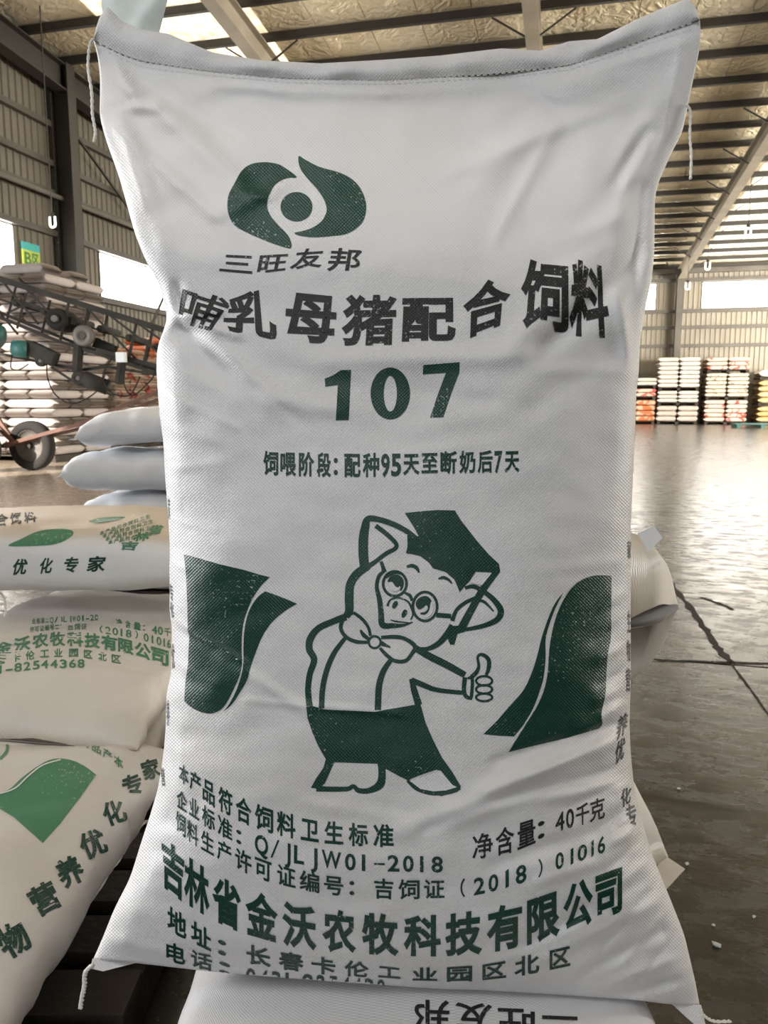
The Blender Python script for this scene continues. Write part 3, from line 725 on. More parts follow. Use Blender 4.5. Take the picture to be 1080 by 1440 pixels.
# bottom hem corner and threads
def hem_strip(name, pts_top, pts_bot, d, m, par, bs):
    V = []; F = []
    for (a, b) in zip(pts_top, pts_bot):
        for dd in (0, 0.003): V += [at(*a, d+dd)-bs, at(*b, d+dd-0.004)-bs]
    for i in range(len(pts_top)-1):
        a = 4*i; F += [(a, a+1, a+5, a+4), (a+2, a+6, a+7, a+3), (a, a+4, a+6, a+2), (a+1, a+3, a+7, a+5)]
    F += [(0, 2, 3, 1), (4*len(pts_top)-4, 4*len(pts_top)-3, 4*len(pts_top)-1, 4*len(pts_top)-2)]
    V2 = V; o = link(name, me_from(name, V2, F, False, [(v.x, v.z) for v in V2]), m, par); return o
hem_strip('bottom_hem', [(130,1348),(150,1349),(170,1351),(190,1353)], [(127,1362),(145,1366),(168,1360),(192,1354)], 0.835, M['bag'], RB, base)
hem_strip('bottom_hem', [(945,1412),(965,1413),(986,1413)], [(962,1428),(978,1442),(992,1440)], 0.835, M['bag'], RB, base)
def thread(pix, d, r, par, bs, frz=1.0, name='loose_thread'):
    pts = catmull(pix, False, 8); mb = MB(); Q = []; Q2 = []
    for i, (x, y) in enumerate(pts):
        a = i*1.3; o = Vector((math.cos(a), math.sin(a), math.sin(a)*0.5))*r*0.8*frz
        Q.append(at(x, y, d)-bs+o); Q2.append(at(x, y, d)-bs-o)
    mb.tube(Q, r, 6); mb.tube(Q2, r, 6); o = mb.obj(name, M['thread'], par, True); return o
thread([(131, 55), (126, 66), (124, 95), (129, 130), (130, 160), (134, 185), (132, 200)], 0.835, 0.0011, RB, base)
thread([(966, 148), (971, 158), (970, 190), (972, 220), (971, 252)], 0.84, 0.0010, RB, base)
thread([(129, 1358), (120, 1368), (119, 1385), (116, 1400), (113, 1418)], 0.83, 0.0016, RB, base)
thread([(984, 1418), (990, 1428), (1004, 1436), (1027, 1436)], 0.835, 0.0011, RB, base)
thread([(986, 1420), (988, 1436), (994, 1450)], 0.832, 0.0010, RB, base)
for (x, y0, y1) in ((240.5, 820, 872), (240, 905, 945), (236, 985, 1030), (232, 1085, 1130)):
    pass

# ---- printed artwork, positions read off the sack's face
GO, BK = 'green', 'black'
# round emblem
A = Art(); 
A.poly(catmull([(487,205),(440,165),(380,130),(300,118),(220,130),(165,170),(125,240),(90,310),(83,380),(95,440),(130,490),(200,530),(290,570),(370,600),(430,618),(450,620),(458,600),(445,560),(420,525),(375,480),(335,430),(315,380),(318,330),(335,290),(360,250),(400,222),(445,208)], True, 5))
A.poly(catmull([(500,82),(540,105),(620,145),(740,180),(820,225),(870,290),(893,370),(880,450),(840,500),(780,535),(700,548),(600,556),(540,553),(490,543),(476,530),(520,520),(580,500),(630,465),(655,425),(662,390),(648,340),(610,280),(560,225),(520,175),(500,130)], True, 5))
A.poly([(486+93*math.cos(a), 378+86*math.sin(a)) for a in np.linspace(0, 2*math.pi, 40, endpoint=False)])
P('printed_emblem', A.xf(300, 200, 4.154), GO, 'dark green two-part swirl emblem around a green disc')
A = Art()
for ch, q in (('三', [(68,648),(236,655),(226,778),(32,760)]), ('旺', [(275,655),(442,648),(418,752),(252,772)]), ('友', [(490,628),(652,618),(632,728),(440,744)]), ('邦', [(690,618),(870,628),(855,748),(660,750)])):
    A.glyph(ch, q, 0.018)
P('printed_lettering', A.xf(300, 200, 4.154), BK, 'black slanted brand lettering under the emblem')
A = Art()
for ch, q in (('哺', [(258,401),(327,424),(299,466),(250,452)]), ('乳', [(322,420),(380,403),(392,480),(311,462)]), ('母', [(404,409),(474,416),(472,482),(399,479)]), ('猪', [(484,417),(558,417),(556,483),(478,485)]),
              ('配', [(566,419),(640,418),(641,478),(563,479)]), ('合', [(652,401),(720,392),(714,452),(650,478)]), ('饲', [(736,367),(799,373),(799,466),(728,457)]), ('料', [(804,366),(852,379),(858,473),(799,469)])):
    A.glyph(ch, q, 0.012 if ch == '哺' else (0.024 if ch == '乳' else 0.034))
P('printed_lettering', A, BK, 'heavy worn black title lettering')
A = Art()
A.poly([(288,88),(318,76),(350,55),(388,54),(385,120),(379,245),(330,246),(338,112),(290,119)])
A.poly(catmull([(537+75*math.cos(a), 144+99*math.sin(a)) for a in np.linspace(0, 2*math.pi, 16, endpoint=False)], True, 3), catmull([(537+25*math.cos(a), 145+68*math.sin(a)) for a in np.linspace(0, 2*math.pi, 16, endpoint=False)], True, 3))
A.poly([(662,36),(800,25),(799,66),(770,140),(738,235),(688,236),(720,140),(748,66),(660,71)])
P('printed_numerals', A.xf(350, 500, 2.7), GO, 'bold dark green numerals 107')
A = Art()
A.line('饲喂阶段：配种95天至断奶后7天', [(55,112),(120,180),(190,248),(258,312),(322,338),(362,424),(432,495),(502,535),(540,578),(585,648),(655,717),(727,790),(798,860),(868,925),(932,962),(970,1027)],
       [(55,364),(300,372),(480,372),(620,370),(1027,358)], [(55,452),(300,460),(480,460),(620,450),(1027,440)], 0.03)
P('printed_lettering', A.xf(350, 500, 2.7), GO, 'dark green feeding stage line')
# green wave panels
A = Art()
A.poly(catmull([(265,88),(350,110)], False, 2)+[(480,148),(640,185),(740,215),(808,232)]+catmull([(808,232),(765,275),(715,340),(675,420),(645,510),(632,600),(630,690),(632,780),(615,860),(580,940),(545,1010),(510,1060),(470,1085),(425,1095),(360,1080),(305,1050),(268,1015)], False, 4)+[(275,900),(292,780),(300,600),(290,570),(288,400),(278,200)])
A.poly(catmull([(780,322),(880,358),(980,400)], False, 3)+catmull([(980,400),(900,450),(820,520),(765,600),(730,680),(690,790),(665,880),(620,960),(570,1035),(515,1082)], False, 4)+catmull([(515,1082),(555,1030),(600,940),(632,840),(640,790),(642,700),(645,600),(660,500),(690,420),(735,355),(780,322)], False, 4)[1:-1])
P('printed_wave_panel', A.xf(200, 760, 4.5), GO, 'left dark green wave panel with white line')
A = Art()
A.poly(catmull([(718,107),(640,105),(580,122),(530,155),(490,205),(455,270),(430,340),(412,420),(402,500),(395,600),(375,690),(340,770),(290,850),(240,930),(198,998)], False, 4)+[(330,965),(500,925),(600,895),(655,878)]+catmull([(655,878),(672,855),(668,800),(688,700),(692,600),(700,500),(715,420),(716,300),(718,200)], False, 4))
A.poly(catmull([(475,190),(430,250),(395,330),(365,420),(340,520),(310,610),(270,690),(200,770),(130,850),(70,908)], False, 4)+[(140,915),(225,920)]+catmull([(225,920),(280,850),(325,770),(355,690),(375,620),(385,520),(385,430),(405,350),(435,270),(475,190)], False, 4)[1:-1])
P('printed_wave_panel', A.xf(660, 780, 3.6), GO, 'right dark green wave panel with white line')
# cartoon pig in a graduation cap (plain line print)
G = Art()
G.poly(catmull([(352,200),(362,130),(375,95),(410,85),(470,95),(530,118),(575,145),(632,188)], False, 4)+[(580,200),(580,262),(560,258),(545,225),(520,175),(440,128),(400,118)]+catmull([(420,118),(400,160),(395,220),(402,300),(370,335),(355,300),(352,200)], False, 3)[:-1]) if False else None
G.stroke([(378,330),(372,270),(372,200),(380,140),(395,100),(450,104),(520,128),(580,160),(625,188)], [44,46,46,40,30,26,26,24,10])
G.stroke([(590,175),(592,230),(578,262)], [24,26,14])
G.stroke([(430,132),(480,170),(525,215),(520,240),(480,262),(430,300),(385,330)], [22,22,20,20,20,20,26])
G.stroke([(395,320),(340,360),(310,410),(305,470),(305,530),(290,560)], [36,40,40,42,40,30])
G.stroke([(455,300),(465,330),(470,350)], [16,18,26])
G.stroke([(470,345),(445,370),(435,420),(448,480),(455,540),(462,598),(510,602),(560,600),(605,585)], [14,18,18,24,26,30,24,14,4])
# glasses
G.stroke([(520+55*math.cos(a), 405+58*math.sin(a)) for a in np.linspace(0, 2*math.pi, 20, endpoint=False)], 13, True, True, 2)
G.poly(catmull([(485,395),(500,370),(535,362),(560,385),(560,420),(545,440),(545,415),(530,425),(510,420),(500,400)], True, 3))
G.stroke([(478,378),(520,352),(560,362)], [6,16,8]); G.stroke([(560,445),(590,460),(602,485)], [8,16,14])
G.stroke([(662+57*math.cos(a), 512+68*math.sin(a)) for a in np.linspace(0, 2*math.pi, 20, endpoint=False)], 13, True, True, 2)
G.poly(catmull([(618,500),(630,475),(665,462),(690,480),(692,505),(680,530),(670,505),(650,520),(630,525)], True, 3))
G.stroke([(640,545),(670,540),(690,500)], [8,14,6]); G.stroke([(715,552),(785,558)], 22, False, False)
# snout
G.stroke([(485,510),(500,480),(540,472),(580,488),(600,520)], [12,8,8,8,14]); G.stroke([(600,520),(605,550),(595,575)], [12,8,6]); G.stroke([(500,575),(530,583),(585,588)], [4,8,4])
G.poly(catmull([(508,505),(518,488),(532,488),(534,502),(522,520),(510,520)], True, 3)); G.poly(catmull([(552,548),(562,528),(576,530),(578,545),(566,562),(554,564)], True, 3))
# brows, hair line and cap
G.stroke([(576,325),(600,320),(622,330),(634,352)], [10,18,18,8]); G.stroke([(725,382),(750,376),(775,388),(788,404)], [8,16,12,6])
G.poly([(567,72),(640,64),(720,58),(803,60),(830,105),(900,195),(960,265),(1010,312),(1016,345),(985,375),(975,352),(900,348),(870,395),(855,410),(825,445),(815,420),(800,385),(760,350),(700,332),(680,305),(640,275),(600,265),(578,262),(582,195),(632,180),(610,140)])
G.poly([(1010,318),(1016,348),(960,425),(925,480),(885,555),(850,625),(800,640),(830,580),(870,510),(915,430),(960,370),(985,345)])
G.poly([(770,605),(850,600),(848,632),(815,640),(800,692),(780,692),(765,655)])
# right ear
G.stroke([(850,425),(890,418),(935,440),(985,480),(1018,530),(1005,570),(960,595),(900,612),(840,622)], [14,20,22,26,30,28,24,20,16])
G.stroke([(890,480),(940,490),(985,535)], [14,14,6]); G.stroke([(900,470),(850,495),(810,530),(790,580)], [16,18,18,20])
# jaw
G.stroke([(790,600),(760,650),(720,690),(670,712),(620,708)], [26,30,26,20,14])
# bow tie
G.stroke([(325,540),(285,562),(265,610),(290,655),(340,678),(400,680)], [16,18,18,18,18,14]); G.stroke([(325,540),(365,570),(395,610),(405,650)], [14,16,14,14]); G.stroke([(358,622),(372,645),(400,668)], [8,20,16])
G.stroke([(425+28*math.cos(a), 680+28*math.sin(a)) for a in np.linspace(0, 2*math.pi, 14, endpoint=False)], 11, True, True, 2)
G.stroke([(455,658),(520,655),(570,665),(615,700),(600,735),(570,768),(520,768),(480,740),(450,708)], [16,20,18,22,18,18,18,18,14]); G.stroke([(455,685),(500,705)], [24,6], False, False)
# back and body
G.stroke([(290,560),(230,582),(160,615),(122,665),(118,715),(140,762),(120,830),(112,900),(118,980)], [34,30,30,34,32,30,28,28,30])
G.stroke([(285,662),(235,730),(200,810),(180,900),(175,990)], [18,24,26,26,26]); G.stroke([(500,765),(465,820),(445,890),(440,1000)], [22,28,30,30])
# arm
G.stroke([(612,705),(680,745),(760,785),(850,835)], [30,34,34,30]); G.stroke([(598,858),(650,880),(720,905),(840,918)], [26,26,22,20]); G.stroke([(598,852),(612,910),(632,975)], [22,30,34])
# hand
G.stroke([(850,845),(845,900),(855,935),(885,945)], [22,20,20,14]); G.stroke([(862,850),(880,848),(885,870),(880,940)], [10,16,16,16])
G.stroke([(880,845),(905,820),(915,790),(910,750),(930,738),(960,760),(962,800),(950,835)], [20,20,14,12,16,20,20,14])
for cy_, h_ in ((862, 22), (902, 20), (940, 18)):
    G.stroke([(940+38*math.cos(a), cy_+h_*math.sin(a)) for a in np.linspace(0, 2*math.pi, 14, endpoint=False)], 11, True, True, 2)
# trousers and shoes
G.poly([(103,985),(130,980),(190,996),(300,1002),(425,1008),(500,995),(640,970),(665,1060),(700,1140),(740,1220),(790,1290),(832,1360),(815,1385),(740,1405),(640,1385),(585,1340),(700,1300),(735,1285),(715,1280),(640,1305),(580,1330),(540,1310),(475,1275),(440,1252),(320,1248),(235,1245),(215,1290),(190,1345),(160,1370),(125,1365),(150,1320),(185,1270),(195,1230),(160,1170),(130,1100),(110,1040)])
G.stroke([(150,1370),(240,1372),(300,1370),(325,1358),(350,1378),(400,1378),(450,1350),(460,1300),(455,1245)], [26,24,22,18,24,26,40,34,34])
G.stroke([(580,1330),(625,1370),(700,1392),(780,1385),(825,1362)], [16,20,20,20,26])
P('printed_pig', G.xf(400, 700, 3.35), GO, 'dark green line print of a pig in a graduation cap giving a thumbs up', off=0.00055, cell=5.0)
H = Art()
H.poly([(905,350),(975,355),(930,412),(868,400)]); H.poly([(590,1332),(735,1283),(790,1350),(812,1362),(760,1378),(700,1382),(640,1370)])
H.poly(catmull([(492,402),(508,398),(522,418),(540,425),(548,422),(530,440),(505,435)], True, 3)); H.poly(catmull([(690,490),(702,510),(695,545),(670,565),(655,560),(680,535)], True, 3))
P('printed_pig_blank', H.xf(400, 700, 3.35), 'white_ink', 'unprinted white shoe and cap patches', off=0.0011)
# lower text block
cv = lambda pts, ox, oy, s_: [(ox+x/s_, oy+y/s_) for x, y in pts]
c1 = lambda xs_: [(220+a/3.176, 220+b/3.176) for a, b in xs_]; c2 = lambda xs_: [(540+a/3, 540+b/3) for a, b in xs_]
A = Art()
A.line('本产品符合饲料卫生标准', c1([(102,145),(150,200),(208,262),(278,340),(355,425),(440,522),(538,622),(645,725),(750,835),(858,945),(968,1060)]),
       cv([(105,40),(160,75),(240,122),(310,160),(400,205),(480,235),(580,265),(690,290),(790,305),(900,312),(1060,316)], 220, 1060, 3.176), cv([(105,122),(175,165),(240,232),(310,262),(390,312),(480,345),(580,370),(680,392),(790,404),(900,410),(1060,416)], 220, 1060, 3.176), 0.026)
A.line('企业标准：QJLJW012018', c1([(92,138),(148,192),(205,262),(275,340),(358,380),(440,500),(560,600),(615,660),(675,720),(738,825),(842,890),(910,942)])+c2([(15,65),(80,125),(145,175),(200,248)]),
       cv([(92,155),(170,200),(230,238),(305,285),(370,325),(470,362),(570,392),(640,408),(780,430),(870,445),(1060,450)], 220, 1060, 3.176), cv([(92,235),(170,288),(230,330),(305,373),(370,410),(470,448),(570,475),(640,490),(780,507),(870,518),(1060,522)], 220, 1060, 3.176), 0.022)
A.stroke(cv([(514,462),(546,385)], 220, 1060, 3.176), 2.6, False, False); A.stroke(cv([(972,490),(1020,492)], 220, 1060, 3.176), 2.4, False, False)
A.line('饲料生产许可证编号：吉饲证（2018）01016', c1([(88,132),(138,188),(200,258),(272,335),(352,425),(440,515),(540,622),(640,728),(748,835),(862,884),(972,1058)])+c2([(60,150),(168,255),(322,342),(378,425),(440,482),(505,535),(555,600),(650,668),(722,757),(780,805),(815,855),(868,890),(900,932)]),
       cv([(88,248),(160,305),(230,355),(305,395),(390,430),(480,468),(580,502),(680,527),(790,546),(1015,556)], 220, 1060, 3.176)+cv([(60,530),(255,528),(330,527),(400,520),(460,508),(520,487),(580,466),(660,445),(740,414),(790,398),(835,382),(880,364),(932,342)], 540, 1060, 3),
       cv([(88,340),(160,400),(230,445),(305,480),(390,528),(480,565),(580,592),(680,614),(790,630),(1015,645)], 220, 1060, 3.176)+cv([(60,612),(255,608),(330,603),(400,590),(460,578),(520,560),(580,542),(660,518),(740,482),(790,465),(835,450),(880,430),(932,412)], 540, 1060, 3), 0.02)
A.line('吉林省金沃农牧科技有限公司', c1([(25,125),(125,238),(250,378),(398,542),(562,715),(740,892),(918,1082)])+c2([(83,240),(258,414),(433,582),(602,742),(755,880),(890,1003)]),
       cv([(25,372),(75,415),(180,492),(310,572),(465,632),(640,680),(815,705),(1000,718)], 220, 1060, 3.176)+cv([(160,690),(335,676),(505,645),(670,598),(815,540),(945,488),(1003,470)], 540, 1060, 3),
       cv([(25,580),(75,622),(180,695),(310,768),(465,828),(640,862),(815,880),(1000,890)], 220, 1060, 3.176)+cv([(160,850),(335,845),(505,826),(670,785),(815,730),(945,682),(1003,660)], 540, 1060, 3), 0.036)
A.line('地址：长春卡伦工', c1([(50,135),(155,245),(275,312),(402,512),(545,658),(692,800),(840,950),(990,1090)]), cv([(50,672),(200,765),(290,815),(455,862),(600,888),(745,908),(895,928),(1040,945)], 220, 1060, 3.176), cv([(50,788),(200,862),(290,905),(455,945),(600,965),(745,982),(895,993),(1040,1003)], 220, 1060, 3.176), 0.024)
A.line('业园区北区', c2([(120,225),(265,372),(415,515),(550,655),(698,785)]), cv([(120,902),(320,896),(465,880),(600,850),(785,805)], 540, 1060, 3), cv([(120,956),(320,960),(465,950),(600,932),(785,893)], 540, 1060, 3), 0.024)
A.line('电话：04318254438', c1([(45,130),(155,250),(280,330),(400,445),(460,500),(515,555),(570,600),(650,700),(715,755),(770,810),(825,865),(880,915),(930,970),(985,1020)]), cv([(45,835),(200,885),(300,915),(420,958),(600,975),(1040,1008)], 220, 1060, 3.176), cv([(45,925),(200,955),(300,985),(420,1030),(600,1050),(1040,1080)], 220, 1060, 3.176), 0.022)
P('printed_lettering', A, GO, 'dark green maker and licence lettering')
A = Art()
A.line('净含量：40千克', c2([(372,458),(470,548),(562,638),(648,676),(722,760),(766,800),(808,864),(866,930)]), cv([(372,345),(510,312),(600,278),(720,248),(760,238),(835,212),(930,178)], 540, 1060, 3), cv([(372,445),(510,425),(600,395),(720,335),(760,315),(835,300),(930,268)], 540, 1060, 3), 0.016)
P('printed_lettering', A, BK, 'black net weight line')
A = Art()
for ch, q in (('养', [(868,1010),(884,1000),(880,1030),(866,1042)]), ('优', [(866,1045),(880,1034),(876,1066),(864,1076)]), ('化', [(872,1112),(888,1104),(886,1128),(874,1136)]), ('专', [(878,1134),(892,1128),(896,1158),(886,1166)]),
              ('生', [(882,858),(886.4,858),(886.4,890),(882,890)]), ('物', [(881,900),(886,900),(886,930),(881,930)]), ('营', [(880,940),(886,940),(886,972),(880,972)]), ('家', [(882,760),(887,760),(887,785),(882,785)])):
    A.glyph(ch, q, 0.02)
for ch, q in (('家', [(236.5,700),(239,700),(239.5,730),(237,730)]), ('专', [(238,820),(243,822),(244,845),(240,845)]), ('化', [(239,846),(244,846),(245,868),(241,868)]), ('优', [(241.5,905),(245,905),(246,940),(242,940)]), ('养', [(234.5,985),(238,985),(239,1020),(235,1020)]), ('营', [(226,1080),(231,1080),(233,1105),(228,1105)])):
    A.glyph(ch, q, 0.02)
P('printed_lettering', A, BK, 'dark side panel lettering wrapping round the edges', cell=3.0)

# ------------------------------------------------------------------ lying sacks
def pillow(L, W, T, nu=64, nv=48, seed=0, wr=0.006, flat=0.35, sag=0.0, seam=0.02, endpow=2.6, fine=1.0, ce=2.9, ee=0.5, cr_=1.0):
    """sack lying along local X, centred, base at z=0. returns V,F,uv"""
    V = []; F = []; uv = []
    for i in range(nu+1):
        s_ = -1+2*i/nu; s_ = math.copysign(abs(s_)**0.85, s_)
        f = (1-abs(s_)**endpow)
        h = T*0.5*max(f, 0)**ee; ww = W*0.5*(0.90+0.10*abs(s_)**3)
        if abs(s_) > 0.999: h = 0.0015
        for j in range(nv):
            a = 2*math.pi*j/nv; c, s2 = math.cos(a), math.sin(a)
            e = 2/ce
            y = ww*math.copysign(abs(c)**e, c); z = h*math.copysign(abs(s2)**(e*1.1), s2)
            x = s_*L/2
            q = Vector((x*7+seed*3.1, y*7, z*6+seed))
            edge_ = 1-0.2*abs(s_)
            k = wr*(0.9*noise.noise(q)+0.5*fine*noise.noise(q*2.3)+1.1*cr_*(0.35-abs(noise.noise(Vector((q.x*0.9+q.y*0.5, q.y*1.4-q.x*0.3, q.z+5)))*1.3)))
            rad = wr*0.8*math.sin((abs(y)/W*2)*14+seed)*max(0, abs(s_)-0.6)*2.2*(1 if s2 > 0 else 0.4)*(h > 0.004)
            side = wr*0.7*noise.noise(Vector((x*30+seed, seed, z*9)))*abs(c)**4
            n_ = Vector((0, c, s2*1.2))
            p = Vector((x, y, z))+n_*(k*edge_+side)+Vector((0, 0, rad))
            if s2 < 0 and flat: p.z = max(p.z, -T*0.5+0.004+abs(k))
            p.z += T*0.5+sag*(s_*s_)**2
            p.x += 0.012*noise.noise(Vector((y*5, seed, 1)))*abs(s_)**4
            V.append(p); uv.append((x, a*W/3.0))
    for i in range(nu):
        for j in range(nv):
            a = i*nv+j; b = i*nv+(j+1) % nv; F.append((a, b, b+nv, a+nv))
    F.append(tuple(range(nv))); F.append(tuple(nu*nv+j for j in range(nv-1, -1, -1)))
    return V, F, uv
def hem_local(L, W, T, sgn, sag, seed, n=24, ln=0.028):
    V = []; F = []
    for i in range(n+1):
        y = -W/2+W*i/n; x0 = sgn*L/2; z = T/2+sag+0.006*noise.noise(Vector((y*9, seed, 0)))
        dz = -0.012+0.010*noise.noise(Vector((y*12, seed, 4)))
        for t in (0, 1): V += [Vector((x0-sgn*0.012, y, z+0.0016-0.003*t)), Vector((x0+sgn*ln, y*1.01, z+dz+0.001-0.002*t))]
    for i in range(n): a = 4*i; F += [(a, a+1, a+5, a+4), (a+2, a+6, a+7, a+3), (a+1, a+3, a+7, a+5)]
    F += [(0, 2, 3, 1), (4*n, 4*n+1, 4*n+3, 4*n+2)]
    return V, F
def lying(name, c, ang, L=0.9, W=0.56, T=0.145, m='bag_side', seed=0, wr=0.006, sag=0.0, tilt=(0, 0), hems=(1, -1), label=None, group=None, nu=64, nv=48, PEND=3.4, ce=2.9, ee=0.5):
    """c: world base centre; ang: heading of the long axis"""
    V, F, uv = pillow(L, W, T, nu, nv, seed, wr, sag=sag, endpow=PEND, ce=ce, ee=ee)
    root = empty(name, c, ang); root.rotation_euler = (tilt[0], tilt[1], ang)
    o = link('sack_body', me_from('sack_body', V, F, True, uv), M[m], root)
    for sg in hems:
        v2, f2 = hem_local(L, W*0.98, T, sg, sag, seed+sg); h = link('sewn_hem', me_from('sewn_hem', v2, f2, False, [(p.x, p.y) for p in v2]), M[m], root)
    if label: tag(root, label, 'sack', group)
    mw = Matrix.Translation(c) @ root.rotation_euler.to_matrix().to_4x4()
    bvh = BVHTree.FromPolygons([mw @ v for v in V], [list(f) for f in F if len(f) == 4])
    return root, bvh, mw
def print_lying(art, name, rb, m, label=None, off=0.0008, cell=6):
    root, bvh, mw = rb; o = print_on(art, name, bvh, M[m], None, off, cell, label, (0, 0, 0), 9)
    o.data.transform(mw.inverted()); o.parent = root; return o

FWD = YAW+math.pi/2                                        # heading of level forward
# sack under the standing one, and its supporter
zt = 0.377
rb = lying('flat_feed_sack', lv(0.035, 0.90, zt-0.15), FWD, 0.86, 0.575, 0.15, 'bag', 3, 0.002, ce=4, label='white woven sack lying flat directly under the standing sack, its print upside down')
A = Art()
for ch, q in (('邦', [(578,1412),(632,1413),(630,1450),(574,1448)]),):
    pass
# upside-down lettering: quads given rotated by half a turn
for ch, (x0, x1, y0, y1) in (('邦', (582, 632, 1409, 1452)), ('友', (640, 692, 1413, 1454)), ('旺', (700, 752, 1419, 1462)), ('三', (762, 812, 1428, 1470))):
    A.glyph(ch, [(x1, y1), (x0, y1-2), (x0, y0-2), (x1, y0)], 0.018)
print_lying(A, 'printed_lettering', rb, 'black', 'upside-down black brand lettering')
lying('flat_feed_sack', lv(0.055, 0.90, 0.119), FWD+0.05, 0.86, 0.56, 0.106, 'bag_side', 5, 0.004, label='lower white sack of the pair under the standing sack, resting on the pallet')

def pallet(c, ang, Lx=1.2, Wy=1.0, label=None, n=8, z=0.0, m='wood'):
    root = empty('wooden_pallet', (c.x, c.y, z), ang)
    for i in range(n):
        y = -Wy/2+0.05+(Wy-0.1)*i/(n-1); o = MB().box(-Lx/2, Lx/2, y-0.045, y+0.045, 0.095, 0.115).obj('board', M[m], root)
    for x in (-Lx/2+0.05, 0, Lx/2-0.05): MB().box(x-0.045, x+0.045, -Wy/2, Wy/2, 0.02, 0.095).obj('bearer', M[m], root)
    for y in (-Wy/2+0.05, 0, Wy/2-0.05): MB().box(-Lx/2, Lx/2, y-0.05, y+0.05, 0.0, 0.02).obj('bottom_board', M[m], root)
    if label: tag(root, label, 'pallet')
    return root
pallet(lv(0.04, 1.06), YAW, 0.68, 1.15, 'dark wooden pallet carrying the sacks under the standing sack')
# left pile
rbC = lying('feed_sack', lv(-0.685, 0.955, 0.236), FWD, 0.97, 0.60, 0.15, 'bag_side', 11, 0.008, hems=(-1,), label='dusty white sack at lower left with green wave panel and green side characters')
rbB = lying('feed_sack', lv(-0.755, 1.85, 0.305), FWD-0.09, 0.95, 0.68, 0.152, 'bag_side', 17, 0.009, hems=(-1,), tilt=(0.04, 0), sag=-0.012, label='dusty white sack, middle of the near left pile, its sewn end facing out')
rbA = lying('feed_sack', lv(-0.92, 2.13, 0.503), YAW, 0.98, 0.62, 0.185, 'bag_dusty', 23, 0.006, ce=3.6, label='topmost sack of the near left pile, dusty top and a green side line of characters')
lying('feed_sack', lv(-0.74, 0.95, 0.119), FWD, 0.92, 0.54, 0.112, 'bag_side', 29, 0.005, label='lowest sack of the near left pile, in the dark gap beside the pallet')
lying('feed_sack', lv(-0.80, 2.0, 0.119), FWD, 0.92, 0.6, 0.178, 'bag_side', 37, 0.005, label='bottom sack at the back of the near left pile')
pallet(lv(-0.71, 0.98), YAW, 0.66, 1.0, 'dark wooden pallet under the near left pile of sacks')
pallet(lv(-0.9, 2.06), YAW, 1.1, 1.0, 'dark wooden pallet at the back of the near left pile')

# ------------------------------------------------------------------ prints on the left pile
A = Art()   # C: wave panel
A.poly(catmull([(-20,1118),(10,1112),(30,1095),(50,1080),(68,1070),(85,1067),(105,1071),(122,1080),(135,1090)], False, 4)+[(110,1125),(85,1158),(60,1186)]+[(40,1168),(20,1150),(0,1138),(-20,1130)])
print_lying(A, 'printed_wave_panel', rbC, 'green_light', 'faded green wave panel')
A = Art(); A.stroke([(-5,1118),(20,1110),(40,1092),(60,1077),(85,1069)], 1.8); print_lying(A, 'printed_line', rbC, 'white_ink', off=0.0014)
A = Art()
for ch, cx, cy, s_, an in (('物', 18, 1322, 44, -0.55), ('营', 62, 1264, 40, -0.50), ('养', 98, 1226, 38, -0.45), ('优', 130, 1187, 36, -0.40), ('化', 160, 1143, 32, -0.35), ('专', 186, 1104, 28, -0.35), ('家', 212, 1082, 27, -0.3)):
    ca, sa = math.cos(an), math.sin(an)
    f = lambda u, v: (cx+s_*0.5*(u*ca-v*sa*-1*-1), cy+s_*0.5*(u*sa+v*ca))
    A.glyph(ch, [f(-1, -1), f(1, -1), f(1, 1), f(-1, 1)], 0.034)
print_lying(A, 'printed_lettering', rbC, 'green', 'green characters running along the side')
A = Art()
A.line('本产品符合饲料卫生标准'[::-1], [(5+i*15.5, 18+i*15.5) for i in range(11)], [(0,1005),(60,1014),(100,1030),(140,1048),(180,1073)], [(0,1015),(60,1024),(100,1041),(140,1061),(180,1088)], 0.02)
A.stroke([(0,1025),(20,1022),(34,1022),(22,1030),(10,1038),(10,1055),(0,1068)], 4)
print_lying(A, 'printed_lettering', rbC, 'green_light', 'faint green small print')
A = Art()
A.line('金沃农牧科技有限公司', [(-8,17),(19,43),(45,68),(70,92),(94,117),(119,141),(142,165),(166,188),(189,212),(212,237)], [(-8,905),(60,890),(100,889),(150,893),(190,902),(237,915)], [(-8,925),(60,909),(100,908),(150,913),(190,922),(237,938)], 0.034)
A.line('（2018）01016', [(140,145),(148,156),(158,166),(168,174),(177,185),(190,194),(202,209),(212,217),(220,227),(229,233),(235,240)], [(140,880),(190,887),(240,900)], [(140,890),(190,898),(240,912)], 0.02)
A.line('净含量：40千', [(163,172),(176,184),(188,198),(201,204),(213,221),(222,229),(231,240)], [(163,870),(240,884)], [(163,880),(240,896)], 0.02)
A.line('业标准：Q/JLJW01-2018', [(45+i*6.3, 50+i*6.3) for i in range(15)], [(45,870),(140,864)], [(45,878),(140,872)], 0.018)
A.line('许可证编号：', [(42+i*7, 48+i*7) for i in range(6)], [(42,882),(85,877)], [(42,890),(85,885)], 0.018)
A.line('吉饲证', [(95+i*9.5, 103+i*9.5) for i in range(3)], [(95,877),(125,877)], [(95,886),(125,886)], 0.018)
A.line('春卡伦工业园区北区', [(-2,9),(16,29),(36,49),(56,69),(76,88),(97,110),(118,130),(138,150),(157,170)], [(-2,923),(60,913),(110,912),(170,922)], [(-2,935),(60,925),(110,924),(170,934)], 0.022)
A.line('1-82544368', [(-2,4),(8,18),(20,31),(33,43),(46,56),(58,68),(71,81),(84,94),(97,107),(109,119)], [(-2,936),(60,928),(120,927)], [(-2,948),(60,940),(120,939)], 0.022)
print_lying(A, 'printed_lettering', rbB, 'green_light', 'faded green maker lettering')
A = Art()
